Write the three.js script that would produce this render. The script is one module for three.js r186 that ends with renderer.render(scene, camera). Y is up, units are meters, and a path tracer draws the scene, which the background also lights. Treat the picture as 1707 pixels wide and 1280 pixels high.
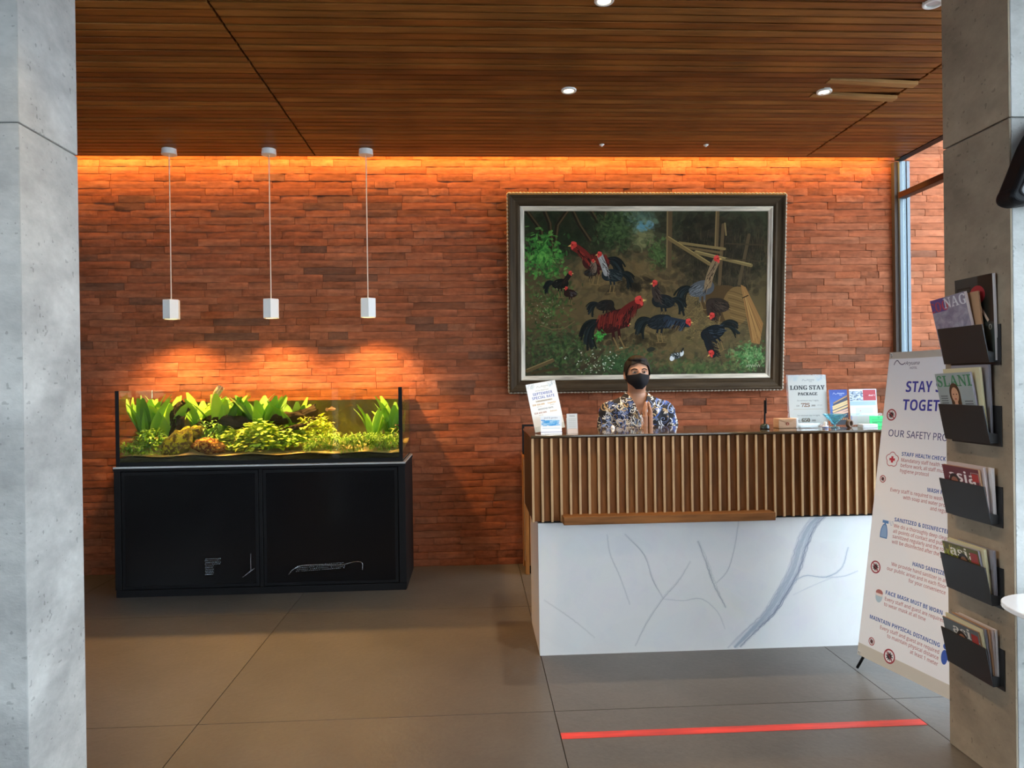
import * as THREE from 'three';
import { RoundedBoxGeometry } from 'three/addons/geometries/RoundedBoxGeometry.js';
import { mergeGeometries, mergeVertices } from 'three/addons/utils/BufferGeometryUtils.js';
import { MarchingCubes } from 'three/addons/objects/MarchingCubes.js';
import { RectAreaLightUniformsLib } from 'three/addons/lights/RectAreaLightUniformsLib.js';

// ---------------------------------------------------------------- camera, sky, large lights, exposure
RectAreaLightUniformsLib.init();
const scene = new THREE.Scene();
const camera = new THREE.PerspectiveCamera(2 * Math.atan(640 / 1224.3) * 180 / Math.PI, 1707 / 1280, 0.05, 100);
camera.position.set(0, 1.5, 0);
camera.rotation.order = 'YXZ';
camera.rotation.set(-0.00297, -0.05222, -0.01374);
const renderer = new THREE.WebGLRenderer({ antialias: true });
renderer.toneMapping = THREE.LinearToneMapping;
renderer.toneMappingExposure = 1.0;
renderer.shadowMap.enabled = true;
scene.background = new THREE.Color(0.72, 0.87, 1.0);      // bright overcast sky
scene.backgroundIntensity = 8.8;

const WALL = -6.03, CEIL = 3.30;
// warm LED strip hidden above the ceiling edge, washing down the brick wall
const cove = new THREE.RectAreaLight(new THREE.Color(1.0, 0.50, 0.10), 110, 7.2, 0.03);
cove.position.set(-0.1, 3.372, -5.945); cove.rotation.set(-Math.PI / 2, 0, 0); cove.name = 'cove_light';
scene.add(cove);

// ---------------------------------------------------------------- helpers
function rng(seed) { let a = seed >>> 0; return () => { a = (a + 0x6d2b79f5) | 0; let t = Math.imul(a ^ (a >>> 15), 1 | a); t = (t + Math.imul(t ^ (t >>> 7), 61 | t)) ^ t; return ((t ^ (t >>> 14)) >>> 0) / 4294967296; }; }
const rand = rng(7);
const rr = (a, b) => a + (b - a) * rand();
const names = new Map();
const numbered = (n) => { const k = names.get(n) || 0; names.set(n, k + 1); return k ? n + '_' + String(k).padStart(3, '0') : n; };
const V = (x, y, z) => new THREE.Vector3(x, y, z);
function thing(name, label, category, pos = [0, 0, 0], turn = 0, group) {
  const g = new THREE.Group(); g.name = numbered(name); g.position.set(...pos); g.rotation.y = turn;
  g.userData = { label, category }; if (group) g.userData.group = group;
  scene.add(g); return g;
}
function part(name, geo, mat, parent, label) {
  const m = new THREE.Mesh(Array.isArray(geo) ? merge(geo) : geo, mat); m.name = name; parent.add(m);
  if (label) m.userData.label = label; return m;
}
function single(name, geo, mat, label, category, group) {
  const m = part(numbered(name), geo, mat, scene); m.userData = { label, category }; if (group) m.userData.group = group; return m;
}
function struct(name, geo, mat, label) {
  const m = part(numbered(name), geo, mat, scene); m.userData = { kind: 'structure' }; if (label) m.userData.label = label; return m;
}
function structGroup(name, label) { const g = new THREE.Group(); g.name = numbered(name); g.userData = { kind: 'structure', label }; scene.add(g); return g; }
const strip = (g) => { for (const k of Object.keys(g.attributes)) if (!['position', 'normal', 'uv'].includes(k)) g.deleteAttribute(k); return g; };
function merge(list) { return mergeGeometries(list.map((g) => strip(g.index ? g.toNonIndexed() : g))); }
function uvM(g, ox = 0, oy = 0, along = 'x') {      // uv in metres by face direction; along = the axis the grain follows
  const p = g.attributes.position, n = g.attributes.normal, uv = new Float32Array(p.count * 2);
  for (let i = 0; i < p.count; i++) {
    const x = p.getX(i), y = p.getY(i), z = p.getZ(i), ax = Math.abs(n.getX(i)), ay = Math.abs(n.getY(i)), az = Math.abs(n.getZ(i));
    let a, b;
    if (az >= ax && az >= ay) [a, b] = [x, y]; else if (ay >= ax) [a, b] = [x, z]; else [a, b] = [z, y];
    if (along === 'y') [a, b] = ay > ax && ay > az ? [x, z] : [y, az >= ax ? x : z];
    if (along === 'z') [a, b] = [z, ay > ax ? x : y];
    uv[2 * i] = a + ox; uv[2 * i + 1] = b + oy;
  }
  g.setAttribute('uv', new THREE.BufferAttribute(uv, 2)); return g;
}
const box = (x0, x1, y0, y1, z0, z1) => new THREE.BoxGeometry(x1 - x0, y1 - y0, z1 - z0).translate((x0 + x1) / 2, (y0 + y1) / 2, (z0 + z1) / 2);
const rbox = (x0, x1, y0, y1, z0, z1, r = 0.004, s = 2) => new RoundedBoxGeometry(x1 - x0, y1 - y0, z1 - z0, s, r).translate((x0 + x1) / 2, (y0 + y1) / 2, (z0 + z1) / 2);
const cyl = (r0, r1, h, x, y, z, n = 24, open = false) => new THREE.CylinderGeometry(r1, r0, h, n, 1, open).translate(x, y + h / 2, z);
function bar(a, b, r, n = 8) { const d = b.clone().sub(a), g = new THREE.CylinderGeometry(r, r, d.length(), n); g.applyQuaternion(new THREE.Quaternion().setFromUnitVectors(V(0, 1, 0), d.normalize())); return g.translate(...a.clone().add(b).multiplyScalar(0.5).toArray()); }

// tileable noise
function makeNoise(seed) {
  const r = rng(seed), T = new Float32Array(65536).map(() => r());
  return (x, y, px, py) => {
    const xi = Math.floor(x), yi = Math.floor(y), fx = x - xi, fy = y - yi, u = fx * fx * (3 - 2 * fx), v = fy * fy * (3 - 2 * fy);
    const w = (a, n) => ((a % n) + n) % n, h = (a, b) => T[(w(a, px) * 157 + w(b, py) * 311) & 65535];
    return (h(xi, yi) * (1 - u) + h(xi + 1, yi) * u) * (1 - v) + (h(xi, yi + 1) * (1 - u) + h(xi + 1, yi + 1) * u) * v;
  };
}
const N1 = makeNoise(11), N2 = makeNoise(23);
function fbm(N, u, v, px, py, oct = 5, gain = 0.5) { let s = 0, a = 1, t = 0; for (let o = 0; o < oct; o++) { s += a * N(u * px, v * py, px, py); t += a; a *= gain; px *= 2; py *= 2; } return s / t; }
function dataTex(w, h, fn, srgb = true, rep) {
  const d = new Uint8Array(w * h * 4);
  for (let y = 0; y < h; y++) for (let x = 0; x < w; x++) { const c = fn(x / w, y / h), i = (y * w + x) * 4; for (let k = 0; k < 3; k++) d[i + k] = Math.max(0, Math.min(255, (c.length ? c[k] : c) * 255)); d[i + 3] = 255; }
  const t = new THREE.DataTexture(d, w, h); t.wrapS = t.wrapT = THREE.RepeatWrapping; t.magFilter = THREE.LinearFilter; t.minFilter = THREE.LinearMipmapLinearFilter; t.generateMipmaps = true;
  if (srgb) t.colorSpace = THREE.SRGBColorSpace; if (rep) t.repeat.set(...rep); t.needsUpdate = true; return t;
}
function canvasTex(w, h, draw) {
  const c = document.createElement('canvas'); c.width = w; c.height = h; const x = c.getContext('2d'); draw(x, w, h);
  const t = new THREE.CanvasTexture(c); t.colorSpace = THREE.SRGBColorSpace; t.wrapS = t.wrapT = THREE.ClampToEdgeWrapping; t.magFilter = THREE.LinearFilter; return t;
}
const lin = (r, g, b) => new THREE.Color().setRGB(r, g, b);
const std = (o) => new THREE.MeshStandardMaterial(o);
const phy = (o) => new THREE.MeshPhysicalMaterial(o);

// ---------------------------------------------------------------- shared textures and materials
const grainTex = dataTex(1024, 512, (u, v) => {
  const w = fbm(N1, u, v, 3, 24, 5, 0.6), f = fbm(N2, u, v, 8, 150, 3, 0.6), k = 0.86 + 0.5 * (w - 0.5) + 0.16 * (f - 0.5);
  return [k, k * 0.975, k * 0.95];
});
const grainBump = dataTex(512, 256, (u, v) => fbm(N2, u, v, 5, 80, 4, 0.6), false);
const brickTex = dataTex(1024, 1024, (u, v) => {
  const a = fbm(N1, u, v, 6, 14, 5, 0.6), b = fbm(N2, u, v, 10, 60, 4, 0.6), c = fbm(N1, u + 0.37, v, 40, 40, 3), k = 0.86 + 0.36 * (a - 0.5) + 0.22 * (b - 0.5) + 0.14 * (c - 0.5);
  const dust = Math.max(0, fbm(N2, u, v + 0.4, 5, 9, 5, 0.6) - 0.55) * 1.5;
  return [k + dust * 0.1, k * 0.98 + dust * 0.2, k * 0.96 + dust * 0.24];
});
const brickBump = dataTex(1024, 1024, (u, v) => 0.5 * fbm(N2, u, v, 10, 60, 5, 0.65) + 0.5 * fbm(N1, u, v, 24, 24, 5, 0.6), false);
const concreteTex = dataTex(1024, 1024, (u, v) => {
  const a = fbm(N1, u, v, 4, 4, 6, 0.55), s = fbm(N2, u, v, 7, 11, 5, 0.7), k = 0.84 + 0.22 * (a - 0.5) + 0.24 * (s - 0.5), pit = fbm(N1, u + 0.2, v, 60, 60, 2) > 0.83 ? 0.12 : 0;
  return [k - pit, k - pit, k * 0.985 - pit];
});
const concreteBump = dataTex(1024, 1024, (u, v) => fbm(N2, u, v, 7, 11, 7, 0.7), false);
const tileTex = dataTex(1024, 1024, (u, v) => { const a = fbm(N1, u, v, 3, 3, 6, 0.6), b = fbm(N2, u, v, 90, 90, 3), k = 0.88 + 0.22 * (a - 0.5) + 0.1 * (b - 0.5); return [k, k * 0.985, k * 0.965]; });
const tileBump = dataTex(512, 512, (u, v) => fbm(N2, u, v, 50, 50, 4, 0.6), false);

const woodTones = [lin(0.175, 0.060, 0.013), lin(0.205, 0.076, 0.016), lin(0.15, 0.048, 0.010), lin(0.225, 0.092, 0.022), lin(0.165, 0.066, 0.016), lin(0.195, 0.066, 0.013)];
const wood = (c, o = {}) => phy({ specularIntensity: 0.45, color: c, map: grainTex, bumpMap: grainBump, bumpScale: 0.0012, roughness: 0.5, ...o });
const ceilMats = woodTones.map((c) => wood(c.clone().multiplyScalar(1.7), { roughness: 0.46 }));
const deskMats = [lin(0.27, 0.104, 0.026), lin(0.30, 0.122, 0.033), lin(0.24, 0.090, 0.022)].map((c) => wood(c, { roughness: 0.62 }));
const edgeMat = wood(lin(0.66, 0.44, 0.24), { roughness: 0.42 });
const orangeWood = wood(lin(0.50, 0.22, 0.065));
const brickTones = [[0.40, 0.134, 0.068], [0.38, 0.126, 0.064], [0.36, 0.118, 0.058], [0.43, 0.154, 0.082], [0.39, 0.144, 0.077], [0.305, 0.108, 0.056], [0.245, 0.106, 0.065], [0.42, 0.134, 0.064]].map((c) => lin(...c));
const brickMats = brickTones.map((c) => phy({ specularIntensity: 0.15, color: c, map: brickTex, bumpMap: brickBump, bumpScale: 0.0025, roughness: 0.88 }));
const mortarMat = std({ color: lin(0.19, 0.085, 0.05), roughness: 1 });
const concreteMat = std({ color: lin(0.66, 0.66, 0.655), map: concreteTex, bumpMap: concreteBump, bumpScale: 0.004, roughness: 0.75 });
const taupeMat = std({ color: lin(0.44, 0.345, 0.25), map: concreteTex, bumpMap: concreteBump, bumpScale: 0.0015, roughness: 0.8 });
const plaster = std({ color: lin(0.26, 0.245, 0.225), map: concreteTex, roughness: 0.9 });
const black = phy({ color: lin(0.007, 0.007, 0.008), roughness: 0.55, specularIntensity: 0.35 });
const blackGloss = phy({ color: lin(0.006, 0.006, 0.007), roughness: 0.16, specularIntensity: 0.5 });
const blackPlastic = std({ color: lin(0.017, 0.017, 0.018), roughness: 0.42 });
const silver = std({ color: lin(0.75, 0.76, 0.78), roughness: 0.3, metalness: 0.6 });
const white = std({ color: lin(0.82, 0.82, 0.81), roughness: 0.45 });
const whiteGloss = phy({ color: lin(0.86, 0.86, 0.88), roughness: 0.12, clearcoat: 0.5 });
const alu = std({ color: lin(0.115, 0.155, 0.185), roughness: 0.5, metalness: 0.2 });
const pane = phy({ color: 0xffffff, roughness: 0.02, transmission: 1, thickness: 0, ior: 1.45 });
const acrylic = phy({ color: lin(0.95, 0.97, 0.97), roughness: 0.03, transmission: 1, thickness: 0, ior: 1.45 });

// ---------------------------------------------------------------- floor: 1.6 m tiles with fine joints
{
  const fl = structGroup('floor', 'grey brown floor of large matt tiles with fine joints');
  part('floor_base', box(-4.2, 3.7, -0.2, -0.012, -6.2, 4.4), std({ color: lin(0.10, 0.09, 0.08), roughness: 1 }), fl);
  const tm = [[0.112, 0.104, 0.095], [0.108, 0.101, 0.093], [0.116, 0.107, 0.098]].map((c) => std({ color: lin(...c), map: tileTex, bumpMap: tileBump, bumpScale: 0.0006, roughness: 0.38 }));
  const xs = [-4.45, -2.847, -1.243, 0.346, 1.933, 3.533, 3.6], zs = [-6.05, -4.89, -3.32, -1.72, -0.12, 1.48, 3.08, 4.4], J = 0.002;
  for (let i = 0; i + 1 < xs.length; i++) for (let k = 0; k + 1 < zs.length; k++) {
    const g = box(Math.max(xs[i], -4.2) + J, xs[i + 1] - J, -0.012, 0, zs[k] + J, zs[k + 1] - J);
    part('floor_tile', uvM(g, i * 0.37, k * 0.61), tm[(i * 5 + k * 3) % 3], fl);
  }
}

// ---------------------------------------------------------------- brick wall
{
  const wall = structGroup('wall_back', 'wall of long thin red bricks laid dry with tight dark joints');
  part('wall_core', box(-4.2, 7.2, 0, 3.7, WALL - 0.25, WALL - 0.016), mortarMat, wall);
  const R = rng(99), variants = [];
  for (let v = 0; v < 7; v++) {
    const g = new THREE.BoxGeometry(1, 1, 0.05, 7, 2, 1), p = g.attributes.position, n = g.attributes.normal;
    const top = [], bot = [], face = [];
    for (let i = 0; i < 8; i++) { top.push((R() - 0.5) * 0.08); bot.push((R() - 0.5) * 0.08); face.push([(R() - 0.5), (R() - 0.5), (R() - 0.5)].map((q) => q * 0.004)); }
    for (let i = 0; i < p.count; i++) {
      const x = p.getX(i), y = p.getY(i), ix = Math.round((x + 0.5) * 7), iy = Math.round((y + 0.5) * 2);
      if (y > 0.4) p.setY(i, y + top[ix] - 0.01); if (y < -0.4) p.setY(i, y + bot[ix] + 0.01);
      if (p.getZ(i) > 0) p.setZ(i, p.getZ(i) + face[ix][iy] - (Math.abs(x) > 0.49 ? 0.002 : 0) - (iy !== 1 ? 0.002 : 0));
    }
    const keep = []; for (let f = 0; f < g.index.count; f += 3) { const a = g.index.getX(f); if (n.getZ(a) > -0.9) keep.push(g.index.getX(f), g.index.getX(f + 1), g.index.getX(f + 2)); }
    g.setIndex(keep); g.computeVertexNormals(); variants.push(g);
  }
  const P = 0.0583, list = [];
  for (let row = 0; row * P < 3.66; row++) {
    let x = -4.2 + R() * 0.2 - 0.2;
    while (x < 7.19) {
      const L = Math.min(0.15 + 0.30 * Math.pow(R(), 0.9), 7.2 - x), cx = x + L / 2, cy = (row + 0.5) * P;
      let tone = Math.floor(R() * 5); if (R() < 0.2) tone = 5 + Math.floor(R() * 3);
      list.push({ cx, cy, L: L - 0.0015 - R() * 0.0015, h: P - 0.0005 - R() * 0.002, z: WALL - 0.025 + (R() - 0.5) * 0.005, tone, v: Math.floor(R() * 7), flip: R() < 0.5 ? -1 : 1 });
      x += L;
    }
  }
  // the 300 bricks that show largest: not behind the painting, desk, tank or pillars
  const seen = (b) => b.cx > -2.95 && b.cx + b.L / 2 < 3.5 && b.cy < 3.25 && !(b.cx > 0.05 && b.cx < 2.85 && b.cy > 1.25 && b.cy < 3.1) && !(b.cx > 0.05 && b.cy < 1.3) && !(b.cx < -0.2 && b.cy < 1.5);
  const order = list.map((b, i) => [seen(b) ? b.L * b.h : 0, i]).sort((a, b) => b[0] - a[0]).slice(0, 300).map((q) => q[1]), own = new Set(order);
  const uvs = variants.map((g) => { const q = g.clone(); return q; });
  const buckets = brickMats.map(() => []);
  list.forEach((b, i) => {
    if (own.has(i)) {
      const g = uvs[b.v], m = part('brick', g, brickMats[b.tone], wall);
      m.position.set(b.cx, b.cy, b.z); m.scale.set(b.L * b.flip, b.h, 1); if (b.flip < 0) { m.rotation.z = Math.PI; m.scale.set(b.L, b.h, 1); }
    } else {
      const g = variants[b.v].clone(); if (b.flip < 0) g.rotateZ(Math.PI); g.scale(b.L, b.h, 1).translate(b.cx, b.cy, b.z); buckets[b.tone].push(g);
    }
  });
  // brick uv: each variant reads its own strip of the texture, about 0.3 m x 0.058 m of it
  const setUV = (g, L, h, ox, oy) => { const p = g.attributes.uv; for (let i = 0; i < p.count; i++) p.setXY(i, ox + p.getX(i) * L, oy + p.getY(i) * h); };
  uvs.forEach((g, i) => setUV(g, 0.3, 0.058, i * 0.137, i * 0.143));
  const groups = buckets.map((bk, t) => { bk.forEach((g, k) => setUV(g, 0.3, 0.058, (k * 0.317) % 1, (k * 0.219) % 1)); return mergeGeometries(bk.map((g) => strip(g))); });
  const rest = part('brickwork', mergeGeometries(groups, true), brickMats, wall); rest.userData.kind = 'stuff';
}

// ---------------------------------------------------------------- other walls, ceiling
struct('wall_left', [uvM(box(-4.45, -4.2, 0, 3.7, -6.3, -3.0)), uvM(box(-4.45, -4.2, CEIL, 3.7, -3.0, 1.5)), uvM(box(-4.45, -4.2, 0, 1.55, -3.0, 1.5)), uvM(box(-4.45, -4.2, 0, 3.7, 1.5, 4.6))], plaster);
struct('wall_front', [uvM(box(-4.45, 1.6, 0, 3.7, 4.4, 4.65)), uvM(box(1.6, 3.7, CEIL, 3.7, 4.4, 4.65))], plaster);
struct('wall_right', [box(3.56, 3.605, CEIL, 3.7, -5.97, 4.4)], black);
{
  const ce = structGroup('ceiling', 'ceiling of narrow brown timber slats in three panels');
  part('ceiling_deck', uvM(box(-4.2, 3.525, CEIL + 0.075, CEIL + 0.09, -5.85, 4.4)), wood(lin(0.20, 0.085, 0.026), { roughness: 0.8 }), ce);
  part('ceiling_slab', box(-4.2, 3.56, 3.55, 3.7, -6.1, 4.4), plaster, ce);
  const R = rng(5), pitch = 0.073, gap = 0.014, cols = [[-4.19, -1.226], [-1.214, 2.722], [2.736, 3.525]];
  const geos = cols.map(([a, b], c) => [0, 1, 2].map((v) => uvM(rbox(a, b, -0.022, 0, -(pitch - gap) / 2, (pitch - gap) / 2, 0.003, 1), v * 0.31 + c * 0.17, v * 0.213 + c * 0.4)));
  const short = uvM(rbox(-0.55, 0, -0.022, 0, -(pitch - gap) / 2, (pitch - gap) / 2, 0.003, 1));
  const cut = uvM(rbox(-1.214, 2.17, -0.022, 0, -(pitch - gap) / 2, (pitch - gap) / 2, 0.003, 1), 0.4, 0.3);
  const far = ceilMats.map(() => []);
  let n = 0;
  for (let z = -5.85 + 0.035; z < 4.3; z += pitch) {
    cols.forEach(([a, b], c) => {
      const t = Math.floor(R() * 6), v = Math.floor(R() * 3), dy = CEIL + 0.022 + (R() - 0.5) * 0.004;
      if (n < 296 && z < 0.9) {
        const sag = c === 1 && (Math.abs(z + 4.39) < pitch / 2 || Math.abs(z + 4.59) < pitch / 2);
        const m = part('ceiling_slat', sag ? cut : geos[c][v], ceilMats[t], ce); m.position.set(0, dy, z); n++;
        if (sag) { const s = part('ceiling_slat', short, wood(lin(0.50, 0.27, 0.10)), ce, 'pale slat end hanging loose from the ceiling'); s.position.set(2.722, dy - 0.03, z); s.rotation.z = -0.045; n++; }
      } else far[t].push(geos[c][v].clone().translate(0, dy, z));
    });
  }
  const used = far.map((f, i) => [f, i]).filter((q) => q[0].length);
  const m = part('ceiling_slatting', mergeGeometries(used.map(([f]) => mergeGeometries(f.map((g) => strip(g.index ? g.toNonIndexed() : g)))), true), used.map((q) => ceilMats[q[1]]), ce); m.userData.kind = 'stuff';
  part('ceiling_edge', box(-4.2, 3.525, CEIL, CEIL + 0.1, -5.872, -5.855), ceilMats[2], ce);
  part('ceiling_edge', box(3.527, 3.56, CEIL - 0.004, CEIL + 0.06, -5.95, 4.4), black, ce, 'black channel along the glass wall head');
}
{ // LED strip body in the cove
  const t = thing('cove_light_strip', 'glowing amber light strip in the gap between slatted ceiling and brick wall', 'light strip', [-0.1, 3.375, -5.945]);
  part('light_profile', box(-3.6, 3.6, 0.002, 0.02, -0.03, 0.03), silver, t);
  part('light_diffuser', box(-3.6, 3.6, -0.001, 0.002, -0.015, 0.015), std({ color: lin(0.8, 0.6, 0.3), emissive: new THREE.Color(1, 0.5, 0.12), emissiveIntensity: 2.0 }), t);
}

// ---------------------------------------------------------------- glass wall on the side of the desk
{
  const zs = [-5.97, -4.5, -3.0, -1.5, 0, 1.5, 3.0, 4.35];
  for (let i = 0; i + 1 < zs.length; i++) {
    const w = structGroup('window_' + (i + 1), 'floor to ceiling window bay in blue grey aluminium');
    if (i === 0) {
      part('window_jamb', box(3.545, 3.578, 0, CEIL, -6.03, -5.985), std({ color: lin(0.05, 0.035, 0.028), roughness: 0.7 }), w);
      part('window_post', rbox(3.578, 3.632, 0, CEIL, -6.02, -5.965, 0.003), alu, w);
      part('window_gasket', box(3.632, 3.640, 0, CEIL, -6.02, -5.972), black, w);
      part('window_post', rbox(3.640, 3.668, 0, CEIL, -6.02, -5.965, 0.003), alu, w);
    } else part('window_post', rbox(3.555, 3.645, 0, CEIL, zs[i] - 0.03, zs[i] + 0.03, 0.004), alu, w);
    part('window_transom', uvM(rbox(3.56, 3.63, 2.985, 3.035, zs[i] + 0.01, zs[i + 1], 0.004), 0, 0, 'z'), wood(lin(0.09, 0.035, 0.02)), w);
    part('window_sill', rbox(3.57, 3.64, 0, 0.05, zs[i] + 0.01, zs[i + 1], 0.004), alu, w);
    part('window_pane', box(3.598, 3.604, 0.05, 2.985, zs[i] + 0.02, zs[i + 1] - 0.02), pane, w);
    part('window_pane', box(3.598, 3.604, 3.035, CEIL, zs[i] + 0.02, zs[i + 1] - 0.02), pane, w);
  }
  const zl = [-3.0, -1.5, 0.0, 1.5];  // high side bays out of view, added to throw daylight on the banner
  for (let i = 0; i < 3; i++) {
    const w = structGroup('window_' + (i + 11), 'added unseen high window bay in blue grey aluminium behind the grey pillar');
    part('window_post', rbox(-4.36, -4.28, 1.55, CEIL, zl[i], zl[i] + 0.06, 0.004), alu, w);
    part('window_sill', rbox(-4.35, -4.29, 1.55, 1.6, zl[i] + 0.06, zl[i + 1], 0.004), alu, w);
    part('window_pane', box(-4.323, -4.317, 1.6, CEIL, zl[i] + 0.06, zl[i + 1]), pane, w);
  }
  struct('pavement_side', uvM(box(-20, -4.45, -0.25, -0.03, -6, 14)), std({ color: lin(0.42, 0.41, 0.39), map: concreteTex, roughness: 0.9 }));
  const xs = [1.6, 2.27, 2.94, 3.6];
  for (let i = 0; i < 3; i++) {
    const w = structGroup('window_' + (i + 8), 'entrance window bay in blue grey aluminium');
    part('window_post', rbox(xs[i], xs[i] + 0.06, 0, CEIL, 4.42, 4.5, 0.004), alu, w);
    part('window_transom', rbox(xs[i] + 0.06, xs[i + 1], 2.985, 3.035, 4.43, 4.49, 0.004), alu, w);
    part('window_sill', rbox(xs[i] + 0.06, xs[i + 1], 0, 0.05, 4.43, 4.49, 0.004), alu, w);
    part('window_pane', box(xs[i] + 0.06, xs[i + 1], 0.05, 2.985, 4.457, 4.463), pane, w);
    part('window_pane', box(xs[i] + 0.06, xs[i + 1], 3.035, CEIL, 4.457, 4.463), pane, w);
  }
  struct('pavement_front', uvM(box(-6, 3.7, -0.25, -0.03, 4.4, 14)), std({ color: lin(0.42, 0.41, 0.39), map: concreteTex, roughness: 0.9 }));
  struct('pavement_outside', uvM(box(3.7, 24, -0.25, -0.03, -6.0, 14)), std({ color: lin(0.42, 0.41, 0.39), map: concreteTex, roughness: 0.9 }));
}

// ---------------------------------------------------------------- two concrete pillars
{
  const joint = (x0, x1, z0, z1, m, name, label, y) => {
    const w = structGroup(name, label), e = 0.005;
    const blk = (y0, y1) => part('pillar_block', uvM(rbox(x0, x1, y0, y1, z0, z1, 0.004, 2), 0.3, y0 * 0.13), m, w);
    blk(0, y - e / 2); blk(y + e / 2, CEIL + 0.01);
    part('pillar_core', box(x0 + 0.01, x1 - 0.01, 0.01, CEIL, z0 + 0.01, z1 - 0.01), m, w);
  };
  joint(-2.02, -1.50, -2.895, -2.53, concreteMat, 'pillar_left', 'smooth grey concrete pillar beside the fish tank', 2.385);
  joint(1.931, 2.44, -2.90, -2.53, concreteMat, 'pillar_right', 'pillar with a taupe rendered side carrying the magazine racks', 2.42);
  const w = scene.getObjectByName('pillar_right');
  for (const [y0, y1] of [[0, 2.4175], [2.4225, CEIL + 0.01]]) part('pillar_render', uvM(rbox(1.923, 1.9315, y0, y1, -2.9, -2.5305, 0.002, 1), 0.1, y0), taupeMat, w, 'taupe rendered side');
}

// ---------------------------------------------------------------- lamps
const downOn = [[0.642, -3.451], [0.613, -4.523], [2.227, -4.514]];
const warmGlow = new THREE.Color(1.0, 0.80, 0.52);
function downlight(x, z, on, label, power = 11) {
  const t = thing('recessed_downlight', label, 'ceiling light', [x, CEIL - 0.004, z], 0, 'ceiling downlights');
  const pts = [[0.030, 0.02], [0.030, 0.0], [0.034, -0.005], [0.044, -0.006], [0.047, -0.002], [0.047, 0.02]].map((q) => new THREE.Vector2(...q));
  part('trim_ring', new THREE.LatheGeometry(pts, 28), white, t);
  part('light_lens', new THREE.CircleGeometry(0.030, 24).rotateX(Math.PI / 2).translate(0, 0.002, 0), on ? std({ color: lin(0.9, 0.85, 0.75), emissive: warmGlow, emissiveIntensity: 9 }) : std({ color: lin(0.5, 0.5, 0.52), roughness: 0.2 }), t);
  if (on) {
    const s = new THREE.SpotLight(new THREE.Color(1.0, 0.76, 0.48), power, 0, 0.80, 0.7, 2); s.name = 'downlight_beam';
    s.position.set(x, CEIL - 0.016, z); s.target.position.set(x, 0, z); s.castShadow = true; s.shadow.radius = 1.2; scene.add(s, s.target);
  }
}
downlight(...downOn[0], true, 'glowing round downlight in slats above the front edge of the desk');
downlight(...downOn[1], true, 'glowing round downlight above the masked receptionist');
downlight(...downOn[2], true, 'glowing round downlight beside the loose slat ends');
downlight(2.239, -3.438, false, 'unlit white round downlight close to the taupe pillar');
const ADDED_ROW = { '-2.6': 'added unseen round downlight behind the grey concrete pillar', '-0.98': 'added unseen round downlight beside the grey concrete pillar in the row between pillars', '0.64': 'added unseen round downlight midway between the two pillars', '2.24': 'unlit round downlight over the taupe pillar' };  // unseen row, added to warm the floor between the pillars
for (const x of [-2.6, -0.98, 0.64, 2.24]) downlight(x, -2.3, x < 2, ADDED_ROW[x], 5);
for (const [x, n] of [[1.001, 'above the middle of the rooster painting'], [1.807, 'above the fence side of the rooster painting']]) {
  const t = thing('ceiling_spot', 'tiny white ceiling fitting ' + n, 'ceiling fitting', [x, CEIL - 0.001, -5.56]);
  part('cap', cyl(0.016, 0.02, 0.008, 0, -0.008, 0, 16), white, t); part('nozzle', cyl(0.006, 0.008, 0.008, 0, -0.015, 0, 12), white, t);
}
{
  const where = ['over the end of the tank by the concrete pillar', 'over the middle of the fish tank', 'over the end of the tank by the desk'];
  [-2.281, -1.536, -0.802].forEach((x, i) => {
    const t = thing('pendant_lamp', 'small white six-sided pendant lamp hanging ' + where[i], 'pendant lamp', [x, 0, -5.70], 0, 'pendant lamps over the fish tank');
    part('canopy', [new THREE.CylinderGeometry(0.052, 0.056, 0.045, 28).translate(0, CEIL - 0.022, 0)], white, t);
    part('cord', cyl(0.0042, 0.0042, CEIL - 0.04 - 2.15, 0, 2.15, 0, 8), std({ color: lin(0.75, 0.62, 0.5), roughness: 0.6 }), t);
    const hex = new THREE.Shape(); for (let k = 0; k < 6; k++) { const a = k * Math.PI / 3 + 0.2 + Math.PI / 6; hex[k ? 'lineTo' : 'moveTo'](Math.cos(a) * 0.061, Math.sin(a) * 0.061); }
    const hole = new THREE.Path(); hole.absarc(0, 0, 0.045, 0, Math.PI * 2, true); const top = hex.clone(); hex.holes.push(hole);
    part('shade', [new THREE.ExtrudeGeometry(hex, { depth: 0.13, bevelEnabled: true, bevelSize: 0.002, bevelThickness: 0.002, bevelSegments: 2, curveSegments: 20 }).rotateX(-Math.PI / 2).translate(0, 2.012, 0), new THREE.ExtrudeGeometry(top, { depth: 0.012, bevelEnabled: true, bevelSize: 0.002, bevelThickness: 0.002, bevelSegments: 1 }).rotateX(-Math.PI / 2).translate(0, 2.142, 0)], white, t);
    part('bulb_lens', new THREE.CircleGeometry(0.044, 24).rotateX(Math.PI / 2).translate(0, 2.036, 0), std({ color: lin(0.9, 0.8, 0.65), emissive: new THREE.Color(1, 0.8, 0.5), emissiveIntensity: 3.5 }), t);
    const s = new THREE.SpotLight(new THREE.Color(1.0, 0.54, 0.17), 10, 0, 1.13, 0.75, 2); s.name = 'pendant_beam';
    s.position.set(x, 2.022, -5.70); s.target.position.set(x, 0, -5.70); s.castShadow = true; s.shadow.radius = 1; scene.add(s, s.target);
  });
}

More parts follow.
